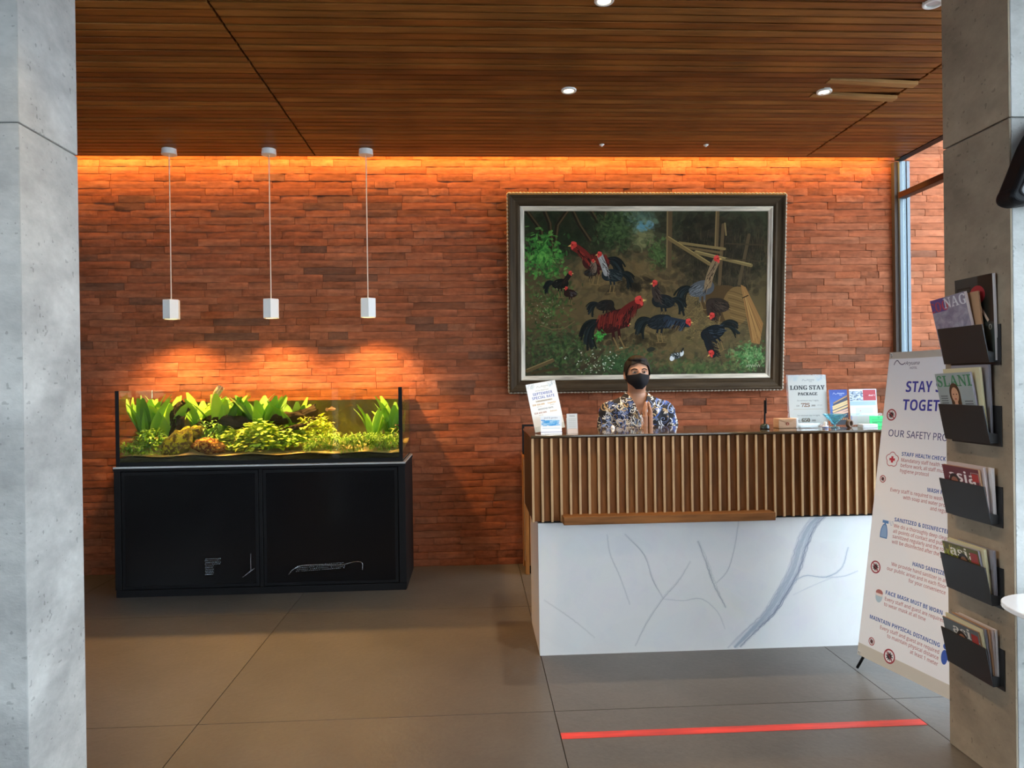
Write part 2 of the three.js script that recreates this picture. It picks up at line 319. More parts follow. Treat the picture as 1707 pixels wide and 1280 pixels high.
// ---------------------------------------------------------------- reception desk
const DX0 = 0.341, DX1 = 2.72, DZ = -4.0;
{
  const marbleTex = canvasTex(2048, 628, (c, w, h) => {
    c.fillStyle = '#ecebe9'; c.fillRect(0, 0, w, h);
    const R = rng(31), X = (p) => (p - 897) * 0.003275 / 2.379 * w, Y = (p) => (p - 872) * 0.003275 / 0.724 * h;
    for (let i = 0; i < 260; i++) { c.fillStyle = `rgba(${200 + R() * 30},${203 + R() * 30},${212 + R() * 25},0.05)`; c.beginPath(); c.ellipse(R() * w, R() * h, 30 + R() * 160, 10 + R() * 50, R() * 3, 0, 7); c.fill(); }
    const vein = (pts, wd, col, jag = 5, n = 9, a = 0.8) => {
      const P = pts.map(([x, y]) => [X(x), Y(y)]), cv = new THREE.CatmullRomCurve3(P.map(([x, y]) => V(x, y, 0)));
      for (let s = 0; s < n; s++) {
        const off = (R() - 0.5) * wd * 1.2, lw = Math.max(0.8, wd * (0.08 + 0.28 * R() * R()));
        const pts2 = []; for (let k = 0; k <= 60; k++) { const q = cv.getPoint(k / 60), t = k / 60, e = Math.sin(Math.PI * (0.12 + 0.86 * t)); pts2.push([q.x + off * e + (R() - 0.5) * jag, q.y + off * 0.3 * e + (R() - 0.5) * jag]); }
        const al = a * (0.2 + 0.4 * R()), ph = R() * 9; c.strokeStyle = col; c.lineCap = 'butt';
        for (let k = 0; k < 60; k += 2) { const u = k / 60, f = (0.35 + 0.65 * Math.abs(Math.sin(u * 7 + ph))) * Math.pow(Math.sin(Math.PI * (0.04 + 0.92 * u)), 0.4); c.lineWidth = lw * (0.4 + 1.3 * f); c.globalAlpha = al * (0.35 + 0.65 * f); c.beginPath(); c.moveTo(...pts2[k]); c.lineTo(...pts2[k + 1]); c.lineTo(...pts2[k + 2]); c.stroke(); }
        if (s % 3 === 0) { c.globalAlpha = al * 0.12; c.lineWidth = lw * 5 + 6; c.beginPath(); pts2.forEach((q, k) => c[k ? 'lineTo' : 'moveTo'](...q)); c.stroke(); }
      }
      c.globalAlpha = 1;
    };
    const big = [[1392, 858], [1362, 890], [1346, 925], [1334, 962], [1312, 1000], [1288, 1035], [1258, 1062], [1228, 1090]];
    c.lineJoin = 'round';
    vein(big, 46, '#c9ced8', 6, 16, 0.7); vein(big, 34, '#a9b1bf', 8, 16, 0.7); vein(big.map(([x, y]) => [x + 9, y]), 12, '#767f90', 8, 9, 0.9); vein(big.map(([x, y]) => [x - 12, y]), 8, '#8e97a6', 7, 5, 0.9);
    const g = '#8f959c';
    vein([[1013, 893], [1018, 926], [1034, 965], [1050, 1012]], 4, g, 3, 4);
    vein([[1043, 893], [1076, 930], [1090, 972], [1106, 1002]], 6, g, 3, 5);
    vein([[1154, 942], [1132, 975], [1105, 1004], [1080, 1040], [1058, 1082]], 8, g, 4, 6);
    vein([[1105, 1004], [1140, 1008], [1172, 1006], [1200, 1030], [1212, 1058]], 5, '#a6abb2', 3, 4);
    vein([[1168, 908], [1184, 948], [1196, 984], [1214, 1022]], 14, g, 6, 7);
    vein([[1238, 876], [1228, 930], [1216, 962], [1198, 980]], 6, '#9aa0a8', 3, 5);
    vein([[1330, 982], [1352, 972], [1388, 975], [1414, 962], [1428, 925]], 9, '#9aa5b8', 4, 7);
    vein([[1388, 976], [1420, 974], [1444, 966]], 8, '#9aa5b8', 4, 5); vein([[1330, 1004], [1362, 990], [1400, 976]], 4, '#a5afc0', 3, 4);
    vein([[905, 1000], [928, 1016], [960, 1040], [990, 1066]], 4, '#a3a5a6', 3, 4);
    vein([[1520, 870], [1500, 930], [1540, 1000], [1580, 1080]], 9, g, 5, 6);
  });
  const marble = phy({ color: lin(0.86, 0.86, 0.86), map: marbleTex, roughness: 0.22, clearcoat: 0.3, clearcoatRoughness: 0.15 });
  const marblePlain = phy({ color: lin(0.70, 0.66, 0.62), roughness: 0.25 });
  const t = thing('reception_desk', 'reception desk with ribbed timber upper front over a white veined marble base', 'desk', [0, 0, 0]);
  const front = new THREE.PlaneGeometry(DX1 - DX0, 0.724).translate((DX0 + DX1) / 2, 0.362, DZ);
  part('marble_front', [front, box(DX0, DX1, 0.0, 0.724, DZ - 0.02, DZ - 0.0006)], marble, t, 'white marble panel with grey veins');
  part('marble_side', rbox(DX0, DX0 + 0.02, 0, 0.724, DZ - 0.56, DZ - 0.021, 0.002, 1), marblePlain, t);
  part('marble_side', rbox(DX1 - 0.02, DX1, 0, 0.724, DZ - 0.56, DZ - 0.021, 0.002, 1), marblePlain, t);
  const WX0 = 0.304, WX1 = DX1 + 0.04, WY0 = 0.742, WY1 = 1.196, ZB = DZ + 0.02;
  const upper = part('timber_body', uvM(rbox(WX0 + 0.004, WX1, WY0, WY1 - 0.002, DZ - 0.57, ZB, 0.003, 1), 0, 0, 'y'), wood(lin(0.10, 0.045, 0.017)), t);
  part('desk_bottom', box(DX0 + 0.02, DX1 - 0.02, 0.70, 0.742, DZ - 0.55, DZ - 0.02), black, t);
  // thin proud laths with pale front edges, brown boards recessed between them
  const fw = 0.0135, fd = 0.026, pitch = 0.0513, y0 = WY0 - 0.004, y1 = WY1 - 0.004;
  const lath = uvM(rbox(0, fw, y0, y1, 0, fd, 0.0025, 2), 0.2, 0.4, 'y'), sideMat = deskMats[2];
  { const q = lath; const n = q.attributes.normal, a = [], c = []; for (let f = 0; f < n.count; f += 3) (n.getZ(f) + n.getZ(f + 1) + n.getZ(f + 2) > 1.6 ? c : a).push(f, f + 1, f + 2); q.setIndex([...a, ...c]); q.clearGroups(); q.addGroup(0, a.length, 0); q.addGroup(a.length, c.length, 1); }
  const boards = [0, 1, 2].map((k) => uvM(box(fw + 0.0006, pitch - 0.0006, y0 + 0.002, y1 - 0.001, 0, 0.005), k * 0.31, k * 0.173, 'y'));
  let i = 0;
  for (let x = WX0 + 0.002; x < WX1 - 0.05; x += pitch, i++) {
    const m = part('timber_rib', lath, [sideMat, edgeMat], t); m.position.set(x, 0, ZB);
    const d = part('timber_board', boards[(i * 7) % 3], deskMats[(i * 5 + (i >> 2)) % 3], t); d.position.set(x, 0, ZB);
  }
  part('bag_ledge', uvM(rbox(0.468, 1.618, 0.733, 0.777, DZ - 0.01, DZ + 0.12, 0.004)), deskMats[1], t, 'plain timber ledge under the ribs');
  part('counter_top', rbox(WX0, WX1, WY1, WY1 + 0.012, DZ - 0.57, ZB + 0.03, 0.003), phy({ color: lin(0.075, 0.045, 0.020), roughness: 0.08, clearcoat: 0.6, clearcoatRoughness: 0.05 }), t, 'polished dark counter top');
}
const TOP = 1.2085;

// ---------------------------------------------------------------- back counter along the wall behind the desk
{
  const t = thing('back_counter', 'low orange timber back counter behind the end of the desk', 'cabinet', [0, 0, 0]);
  const x0 = 0.385, x1 = 2.6, z0 = -6.0, z1 = -5.69, h = 0.925;
  part('top', uvM(rbox(x0, x1, h - 0.035, h, z0, z1, 0.003)), orangeWood, t);
  part('end_post', uvM(rbox(x0, x0 + 0.03, 0, h - 0.035, z0, z0 + 0.05, 0.003), 0, 0, 'y'), orangeWood, t);
  part('end_post', uvM(rbox(x0, x0 + 0.03, 0.0, h - 0.035, z1 - 0.03, z1, 0.003), 0, 0, 'y'), orangeWood, t);
  part('end_panel', uvM(box(x0 + 0.01, x0 + 0.028, 0.06, h - 0.035, z0 + 0.05, z1 - 0.03), 0, 0, 'y'), std({ color: lin(0.30, 0.24, 0.17), roughness: 0.5 }), t, 'grey beige end panel');
  part('plinth', rbox(x0 + 0.03, x1, 0, 0.06, z0 + 0.02, z1 - 0.03, 0.002), black, t);
  for (let i = 0; i < 4; i++) { const a = x0 + 0.035 + i * 0.545; const d = part('door', uvM(rbox(a, a + 0.54, 0.07, h - 0.04, z1 - 0.03, z1 - 0.008, 0.003), 0, i * 0.3, 'y'), orangeWood, t); part('knob', new THREE.SphereGeometry(0.012, 12, 8).translate(a + (i % 2 ? 0.05 : 0.49), 0.5, z1), silver, d); }
  part('carcass', box(x0 + 0.03, x1, 0.06, h - 0.035, z0, z1 - 0.031), std({ color: lin(0.2, 0.1, 0.04), roughness: 0.7 }), t);
  const f = thing('picture_frame', 'thin black open frame standing on the orange back counter', 'frame', [0.378, 0.926, -5.80], 0.12);
  const W = 0.30, H = 0.235, b = 0.016;
  part('frame_bar', [rbox(0, b, 0, H, -0.01, 0.01, 0.002), rbox(W - b, W, 0, H, -0.01, 0.01, 0.002), rbox(b, W - b, H - b, H, -0.01, 0.01, 0.002), rbox(b, W - b, 0, b, -0.01, 0.01, 0.002)], black, f);
  part('glass', box(b, W - b, b, H - b, -0.002, 0.002), pane, f);
  for (const a of [0.02, W - 0.05]) part('foot', rbox(a, a + 0.03, 0, 0.008, -0.07, 0.05, 0.002), black, f);
}

// ---------------------------------------------------------------- things on the counter
function sheetGeo(w, h, d = 0.002) { const g = new THREE.BoxGeometry(w, h, d).translate(0, h / 2, 0); return g; }
function printed(name, w, h, tex, mats, parent, label) { // flat card: print on the front, plain behind
  const g = sheetGeo(w, h); return part(name, g, [mats, mats, mats, mats, std({ map: tex, roughness: 0.5 }), mats], parent, label);
}
const paper = std({ color: lin(0.85, 0.85, 0.84), roughness: 0.6 });
const logo = (c, x, y, s, col) => { c.strokeStyle = c.fillStyle = col; c.lineWidth = s * 0.07; c.beginPath(); c.moveTo(x - s * 1.5, y + s * 0.25); c.quadraticCurveTo(x - s * 1.25, y - s * 0.5, x - s, y); c.quadraticCurveTo(x - s * 0.7, y + s * 0.35, x - s * 0.35, y); c.stroke(); c.font = `italic ${s * 0.55}px sans-serif`; c.textAlign = 'left'; c.fillText('Aryuana', x - s * 0.3, y + s * 0.12); c.font = `${s * 0.28}px sans-serif`; c.fillText('HOTEL', x + s * 0.35, y + s * 0.55); };
const corner = (c, w, h) => { const R = rng(3); for (const q of [0, 1]) for (let i = 0; i < 26; i++) { c.strokeStyle = `rgba(${120 + R() * 40},${150 + R() * 30},${175 + R() * 30},0.45)`; c.lineWidth = 2 + R() * 3; const x = q ? w - R() * w * 0.28 : R() * w * 0.28, y = R() * h * 0.11; c.beginPath(); c.ellipse(x, y, 8 + R() * 26, 4 + R() * 9, R() * 3, 0, 4 + R() * 2); c.stroke(); } };
const C = (c, text, x, y, px, col, font = 'sans-serif', style = '') => { c.fillStyle = col; c.font = `${style} ${px}px ${font}`; c.textAlign = 'center'; c.fillText(text, x, y); };
{ // leaning promotion sheet in a clear stand
  const tex = canvasTex(512, 800, (c, w, h) => {
    c.fillStyle = '#f4f6f6'; c.fillRect(0, 0, w, h); corner(c, w, h); logo(c, w * 0.52, 70, 60, '#7a8288');
    C(c, 'SPECIAL PROMOTION', w / 2, 140, 24, '#7a8086'); C(c, 'SEPTEMBER', w / 2, 205, 62, '#5f74b8', 'sans-serif', 'bold'); C(c, 'SPECIAL RATE', w / 2, 268, 60, '#5f74b8', 'sans-serif', 'bold');
    c.fillStyle = '#c9bfb2'; c.fillRect(w * 0.22, 292, w * 0.56, 26); C(c, 'Stay package per night', w / 2, 312, 22, '#6b6258');
    C(c, 'IDR 550.000', w * 0.29, 372, 38, '#c29045', 'sans-serif', 'bold'); C(c, 'Superior', w * 0.74, 370, 36, '#d0a25c', 'sans-serif', 'bold'); C(c, 'room only', w * 0.3, 400, 18, '#888'); C(c, 'breakfast', w * 0.74, 400, 18, '#888');
    C(c, 'WEEKEND RATE', w / 2, 452, 36, '#7c8088', 'sans-serif', 'bold'); C(c, 'IDR 650.000', w * 0.3, 510, 38, '#a06b5c', 'sans-serif', 'bold'); C(c, 'Deluxe', w * 0.74, 510, 36, '#c8a878', 'sans-serif', 'bold'); C(c, 'room only', w * 0.3, 540, 18, '#888');
    C(c, 'terms and conditions apply', w / 2, 600, 20, '#8a93a0');
  });
  const t = thing('promotion_sheet', 'white promotion sheet leaning in a clear stand at the corner of the desk', 'sign', [0.43, TOP, -4.09], 0.06);
  const s = printed('sheet', 0.172, 0.278, tex, paper, t); s.rotation.set(-0.22, 0, 0.16); s.position.set(-0.002, 0.018, -0.022);
  const hold = new THREE.Group(); hold.name = 'holder'; t.add(hold); hold.rotation.set(-0.22, 0, 0.16); hold.position.set(-0.002, 0.018, -0.022);
  part('back_plate', box(-0.09, 0.09, 0, 0.20, -0.006, -0.003), acrylic, hold); part('front_lip', box(-0.09, 0.09, 0, 0.03, 0.004, 0.007), acrylic, hold);
  part('stand_foot', rbox(-0.09, 0.09, 0, 0.003, -0.09, -0.012, 0.001, 1), acrylic, t);
  const ct = canvasTex(256, 224, (c, w, h) => { c.fillStyle = '#e8eef6'; c.fillRect(0, 0, w, h); for (let i = 0; i < 40; i++) { c.fillStyle = `hsl(205,70%,${52 + (i * 13) % 30}%)`; c.fillRect(8 + (i * 37) % 180, 50 + (i * 23) % 66, 50, 12); } C(c, 'pool & garden', w / 2, 34, 26, '#6b6f88'); c.fillStyle = '#fff'; c.fillRect(0, 130, w, 94); c.fillStyle = '#9cc4dd'; c.fillRect(20, 150, w - 40, 5); c.fillStyle = '#7b80b0'; c.fillRect(0, 196, w, 6); });
  const d = thing('postcard', 'small blue and white card propped before the leaning promotion sheet', 'card', [0.425, TOP, -4.035], 0.06);
  const m = printed('card', 0.118, 0.102, ct, paper, d); m.rotation.x = -0.15; part('card_foot', rbox(-0.05, 0.05, 0, 0.003, -0.02, 0.012, 0.001, 1), acrylic, d);
  const ft = canvasTex(128, 200, (c, w, h) => { c.fillStyle = '#cfcfcd'; c.fillRect(0, 0, w, h); C(c, 'menu', w / 2, 30, 26, '#55585c'); for (let i = 0; i < 7; i++) { c.fillStyle = '#a9aaa6'; c.fillRect(16, 50 + i * 16, w - 32, 5); } c.fillStyle = '#d9c3b4'; c.fillRect(0, 150, w, 50); });
  const e = thing('folded_leaflet', 'small grey leaflet standing beside the blue card', 'leaflet', [0.545, TOP, -4.05], 0.1);
  const n = printed('leaflet', 0.06, 0.11, ft, paper, e); n.rotation.x = -0.12; part('leaflet_back', rbox(-0.03, 0.03, 0, 0.085, -0.026, -0.024, 0.0005, 1), paper, e);
}
{ // long stay sign
  const tex = canvasTex(640, 800, (c, w, h) => {
    c.fillStyle = '#c9c7c1'; c.fillRect(0, 0, w, h); corner(c, w, h); logo(c, w * 0.52, 78, 62, '#4d5560');
    for (const o of [-3, 0, 3]) { C(c, 'LONG STAY', w / 2 + o, 235, 98, '#0e0d12', 'serif', 'bold'); C(c, 'PACKAGE', w / 2 + o, 325, 66, '#0e0d12', 'serif', 'bold'); C(c, '725', w * 0.43 + o, 512, 88, '#5e3616', 'serif', 'bold'); C(c, '650', w * 0.42 + o, 752, 84, '#4b3f26', 'serif', 'bold'); }
    C(c, 'For minimum stay 7 nights', w / 2, 420, 30, '#4a4641'); C(c, 'IDR', w * 0.23, 505, 34, '#53443a'); C(c, '725', w * 0.43, 512, 88, '#7a4a20', 'serif', 'bold'); C(c, '.000', w * 0.63, 505, 40, '#53443a', 'sans-serif', 'bold'); C(c, 'nett/night', w * 0.80, 492, 20, '#777');
    c.fillStyle = '#a89470'; c.fillRect(w * 0.12, 545, w * 0.76, 5);
    C(c, 'For minimum stay 14 nights', w / 2, 660, 30, '#4a4641'); C(c, 'IDR', w * 0.21, 745, 34, '#53443a'); C(c, '650', w * 0.42, 752, 84, '#5f5030', 'serif', 'bold'); C(c, '.000', w * 0.62, 745, 40, '#53443a', 'sans-serif', 'bold');
  });
  const t = thing('long_stay_sign', 'pale grey LONG STAY PACKAGE sign in a clear table stand', 'sign', [2.013, TOP, -4.32]);
  const s = printed('sheet', 0.236, 0.300, tex, paper, t); s.rotation.x = -0.09; s.position.y = 0.008;
  const b = part('clear_back', box(-0.124, 0.124, 0, 0.312, -0.006, -0.003), acrylic, t); b.rotation.x = -0.09;
  part('stand_foot', rbox(-0.124, 0.124, 0, 0.004, -0.07, 0.02, 0.001, 1), acrylic, t);
  // brochures
  const bt = canvasTex(320, 600, (c, w, h) => {
    const g = c.createLinearGradient(0, 0, 0, h); g.addColorStop(0, '#1d3f9c'); g.addColorStop(0.5, '#3d6cc0'); g.addColorStop(0.8, '#31406e'); g.addColorStop(1, '#232838'); c.fillStyle = g; c.fillRect(0, 0, w, h);
    logo(c, w * 0.5, 66, 62, '#f4f7fb');
    const q = (pts, col) => { c.fillStyle = col; c.beginPath(); pts.forEach(([x, y], i) => c[i ? 'lineTo' : 'moveTo'](x * w, y * h)); c.fill(); };
    q([[0.2, 0.36], [1, 0.15], [1, 0.86], [0.1, 0.8]], '#2c3350');
    q([[0.2, 0.37], [1, 0.155], [1, 0.20], [0.2, 0.40]], '#b98f5e');
    [[0.30, 0.47], [0.36, 0.53], [0.44, 0.61], [0.53, 0.68], [0.60, 0.72]].forEach(([a, b], i) => { q([[0.12, b], [1, a], [1, a + 0.055], [0.16, b + 0.05]], i > 2 ? '#e3b49a' : '#e6c489'); });
    q([[0, 0.78], [1, 0.78], [1, 1], [0, 1]], '#262a38'); for (let i = 0; i < 9; i++) q([[0.08 + i * 0.1, 0.80], [0.14 + i * 0.1, 0.80], [0.14 + i * 0.1, 0.86], [0.08 + i * 0.1, 0.86]], '#c8864a');
  });
  const a = thing('hotel_brochure', 'blue brochure with a picture of a terraced building beside the long stay sign', 'brochure', [2.193, TOP, -4.30], 0.02);
  const m = printed('brochure', 0.112, 0.212, bt, paper, a); m.rotation.x = -0.10; m.position.y = 0.006;
  const rt = canvasTex(448, 600, (c, w, h) => {
    c.fillStyle = '#d7dfee'; c.fillRect(0, 0, w, h); const R = rng(8);
    for (let i = 0; i < 90; i++) { c.fillStyle = `hsl(215,${10 + R() * 20}%,${20 + R() * 55}%)`; c.fillRect(R() * w * 0.46, 30 + R() * h * 0.26, 10 + R() * 40, 4 + R() * 16); }
    c.fillStyle = '#e9ecf3'; c.fillRect(0, 0, w * 0.5, 34); c.fillStyle = '#b8333f'; c.fillRect(w * 0.5, 14, w * 0.47, h * 0.30); C(c, 'special', w * 0.68, 118, 30, '#8e222e'); C(c, 'deal 1', w * 0.82, 120, 36, '#f3e4e4', 'sans-serif', 'bold');
    c.fillStyle = '#a9c2de'; c.fillRect(0, h * 0.345, w * 0.95, 70); c.fillStyle = '#eef1f4'; c.fillRect(0, h * 0.46, w, h * 0.54); c.fillStyle = '#d5ddd9'; c.fillRect(w * 0.2, h * 0.52, w * 0.64, h * 0.2); c.fillStyle = '#c0626c'; c.fillRect(w * 0.36, h * 0.6, 14, 14); c.fillStyle = '#ecdcd8'; c.fillRect(0, h * 0.76, w, h * 0.24); c.fillStyle = '#5c80c0'; c.fillRect(6, h * 0.75, 14, 90);
  });
  const b2 = thing('red_offer_leaflet', 'white leaflet with a red square in a clear holder at the end of the counter', 'leaflet', [2.340, TOP, -4.29], -0.02);
  const k = printed('leaflet', 0.166, 0.214, rt, paper, b2); k.rotation.x = -0.10; k.position.y = 0.006;
  part('holder_front', box(-0.10, 0.10, 0, 0.075, 0.014, 0.017), acrylic, b2); part('holder_base', rbox(-0.10, 0.10, 0, 0.004, -0.05, 0.017, 0.001, 1), acrylic, b2);
  const gt = canvasTex(320, 200, (c, w, h) => { c.fillStyle = '#35e07c'; c.fillRect(0, 0, w, h); C(c, '16', w * 0.5, 48, 34, '#1d6d3d', 'sans-serif', 'bold'); c.fillStyle = '#1f8a4b'; c.fillRect(40, 64, 240, 7); c.fillRect(40, 80, 240, 4); C(c, 'SANITIZED', w * 0.5, 138, 46, '#0f4f2a', 'sans-serif', 'bold'); });
  const gl = thing('green_tag', 'bright green label card in front of the white and red leaflet', 'card', [2.375, TOP, -4.20], -0.05);
  const gm = printed('card', 0.104, 0.062, gt, std({ color: lin(0.04, 0.72, 0.2), roughness: 0.5 }), gl); gm.rotation.x = -0.06; part('card_foot', rbox(-0.05, 0.05, 0, 0.004, -0.03, 0.006, 0.001, 1), acrylic, gl);
  // wooden card box
  const wb = thing('card_box', 'small tan wooden box with a round seal beside the long stay sign', 'box', [1.815, TOP, -4.21], 0);
  const tan = wood(lin(0.62, 0.40, 0.26));
  part('box_body', uvM(rbox(-0.052, 0.052, 0, 0.056, -0.04, 0.04, 0.003)), tan, wb); part('lid_flap', [new THREE.ExtrudeGeometry(new THREE.Shape([new THREE.Vector2(-0.05, 0.054), new THREE.Vector2(0.05, 0.054), new THREE.Vector2(0.018, 0.036), new THREE.Vector2(-0.018, 0.036)]), { depth: 0.002, bevelEnabled: false }).translate(0, 0, 0.041)], wood(lin(0.55, 0.34, 0.2)), wb); part('seal', new THREE.TorusGeometry(0.007, 0.002, 8, 18).translate(0, 0.026, 0.043), std({ color: lin(0.45, 0.10, 0.05), roughness: 0.5 }), wb);
  part('white_side', rbox(0.0525, 0.064, 0, 0.058, -0.04, 0.04, 0.002), paper, wb);
  // pen in a round holder
  const pn = thing('desk_pen', 'black pen with a flat grip standing in a round dark holder', 'pen', [1.672, TOP, -4.15]);
  part('pen_base', new THREE.LatheGeometry([[0, 0], [0.026, 0], [0.028, 0.006], [0.024, 0.022], [0.012, 0.03], [0, 0.031]].map((q) => new THREE.Vector2(...q)), 28), phy({ color: lin(0.02, 0.03, 0.025), roughness: 0.1 }), pn);
  part('pen_barrel', bar(V(0, 0.025, 0), V(0.004, 0.165, -0.004), 0.0055, 10), black, pn); part('pen_clip', bar(V(0.007, 0.09, 0.006), V(0.009, 0.178, 0.002), 0.0032, 8), black, pn);
  // glass bowl on a foot
  const gb = thing('glass_bowl', 'pale blue conical glass bowl before the long stay sign', 'glass bowl', [2.095, TOP, -4.17]);
  const bluish = phy({ color: lin(0.55, 0.86, 0.94), roughness: 0.03, transmission: 0.9, thickness: 0, ior: 1.5 });
  part('bowl', new THREE.LatheGeometry([[0.006, 0.022], [0.066, 0.078], [0.068, 0.078], [0.008, 0.019]].map((q) => new THREE.Vector2(...q)), 32), bluish, gb); part('foot', new THREE.LatheGeometry([[0, 0], [0.03, 0.001], [0.03, 0.004], [0.006, 0.008], [0.006, 0.022]].map((q) => new THREE.Vector2(...q)), 24), bluish, gb);
  // stamp, card reel, business cards
  const st = thing('rubber_stamp', 'small white and blue stamp beside the glass bowl', 'stamp', [2.02, TOP, -4.13]);
  part('stamp_body', new THREE.LatheGeometry([[0, 0], [0.017, 0], [0.017, 0.012], [0.007, 0.018], [0.010, 0.034], [0, 0.038]].map((q) => new THREE.Vector2(...q)), 20), white, st); part('stamp_band', cyl(0.0172, 0.0172, 0.005, 0, 0.003, 0, 20, true), std({ color: lin(0.05, 0.1, 0.4), roughness: 0.4 }), st);
  const tp = thing('tape_roll', 'brown adhesive tape roll standing on edge by the blue brochure', 'tape roll', [2.158, TOP + 0.024, -4.12], 0.5);
  part('tape', new THREE.LatheGeometry([[0.013, -0.009], [0.024, -0.009], [0.024, 0.009], [0.013, 0.009], [0.013, -0.009]].map((q) => new THREE.Vector2(...q)), 28).rotateX(Math.PI / 2), std({ color: lin(0.13, 0.06, 0.03), roughness: 0.35 }), tp);
  const cs = thing('name_cards', 'low flat pile of white cards lying before the red and white leaflet', 'cards', [2.27, TOP, -4.13], 0.05);
  for (let i = 0; i < 5; i++) part('card', rbox(-0.045, 0.045, i * 0.004, i * 0.004 + 0.0036, -0.028, 0.028, 0.0008, 1).rotateY((i % 3 - 1) * 0.05), paper, cs);
  const tr = thing('document_tray', 'clear low tray with white papers under the long stay sign', 'tray', [1.945, TOP, -4.20]);
  part('tray', [box(-0.06, 0.06, 0, 0.004, -0.045, 0.045), box(-0.06, 0.06, 0.004, 0.03, 0.042, 0.045), box(-0.06, -0.057, 0.004, 0.03, -0.045, 0.042), box(0.057, 0.06, 0.004, 0.03, -0.045, 0.042)], acrylic, tr); part('paper', rbox(-0.052, 0.052, 0.005, 0.022, -0.04, 0.038, 0.001, 1), paper, tr);
  // before the receptionist
  const jar = thing('glass_jar', 'clear empty round glass jar before the receptionist', 'glass jar', [0.985, TOP, -4.40]);
  part('jar', new THREE.LatheGeometry([[0, 0.002], [0.036, 0.002], [0.042, 0.02], [0.042, 0.06], [0.034, 0.075], [0.034, 0.08]].map((q) => new THREE.Vector2(...q)), 28), acrylic, jar); part('rim', new THREE.TorusGeometry(0.034, 0.002, 8, 28).rotateX(Math.PI / 2).translate(0, 0.08, 0), acrylic, jar);
  const bell = thing('white_cap', 'tiny white domed cap on the counter beside the receptionist', 'cap', [0.84, TOP, -4.42]);
  part('dome', new THREE.SphereGeometry(0.012, 16, 10, 0, 7, 0, Math.PI / 2).scale(1, 1.6, 1), white, bell); part('rim', cyl(0.013, 0.013, 0.003, 0, 0, 0, 16), white, bell);
}

// ---------------------------------------------------------------- red tape on the floor
{
  const m = single('floor_tape', uvM(rbox(0.349, 1.930, 0.0002, 0.0014, -3.112, -3.058, 0.0004, 1)), std({ color: lin(0.78, 0.045, 0.03), roughness: 0.4, map: grainTex }), 'bright red adhesive tape line across the floor before the desk', 'tape');
}

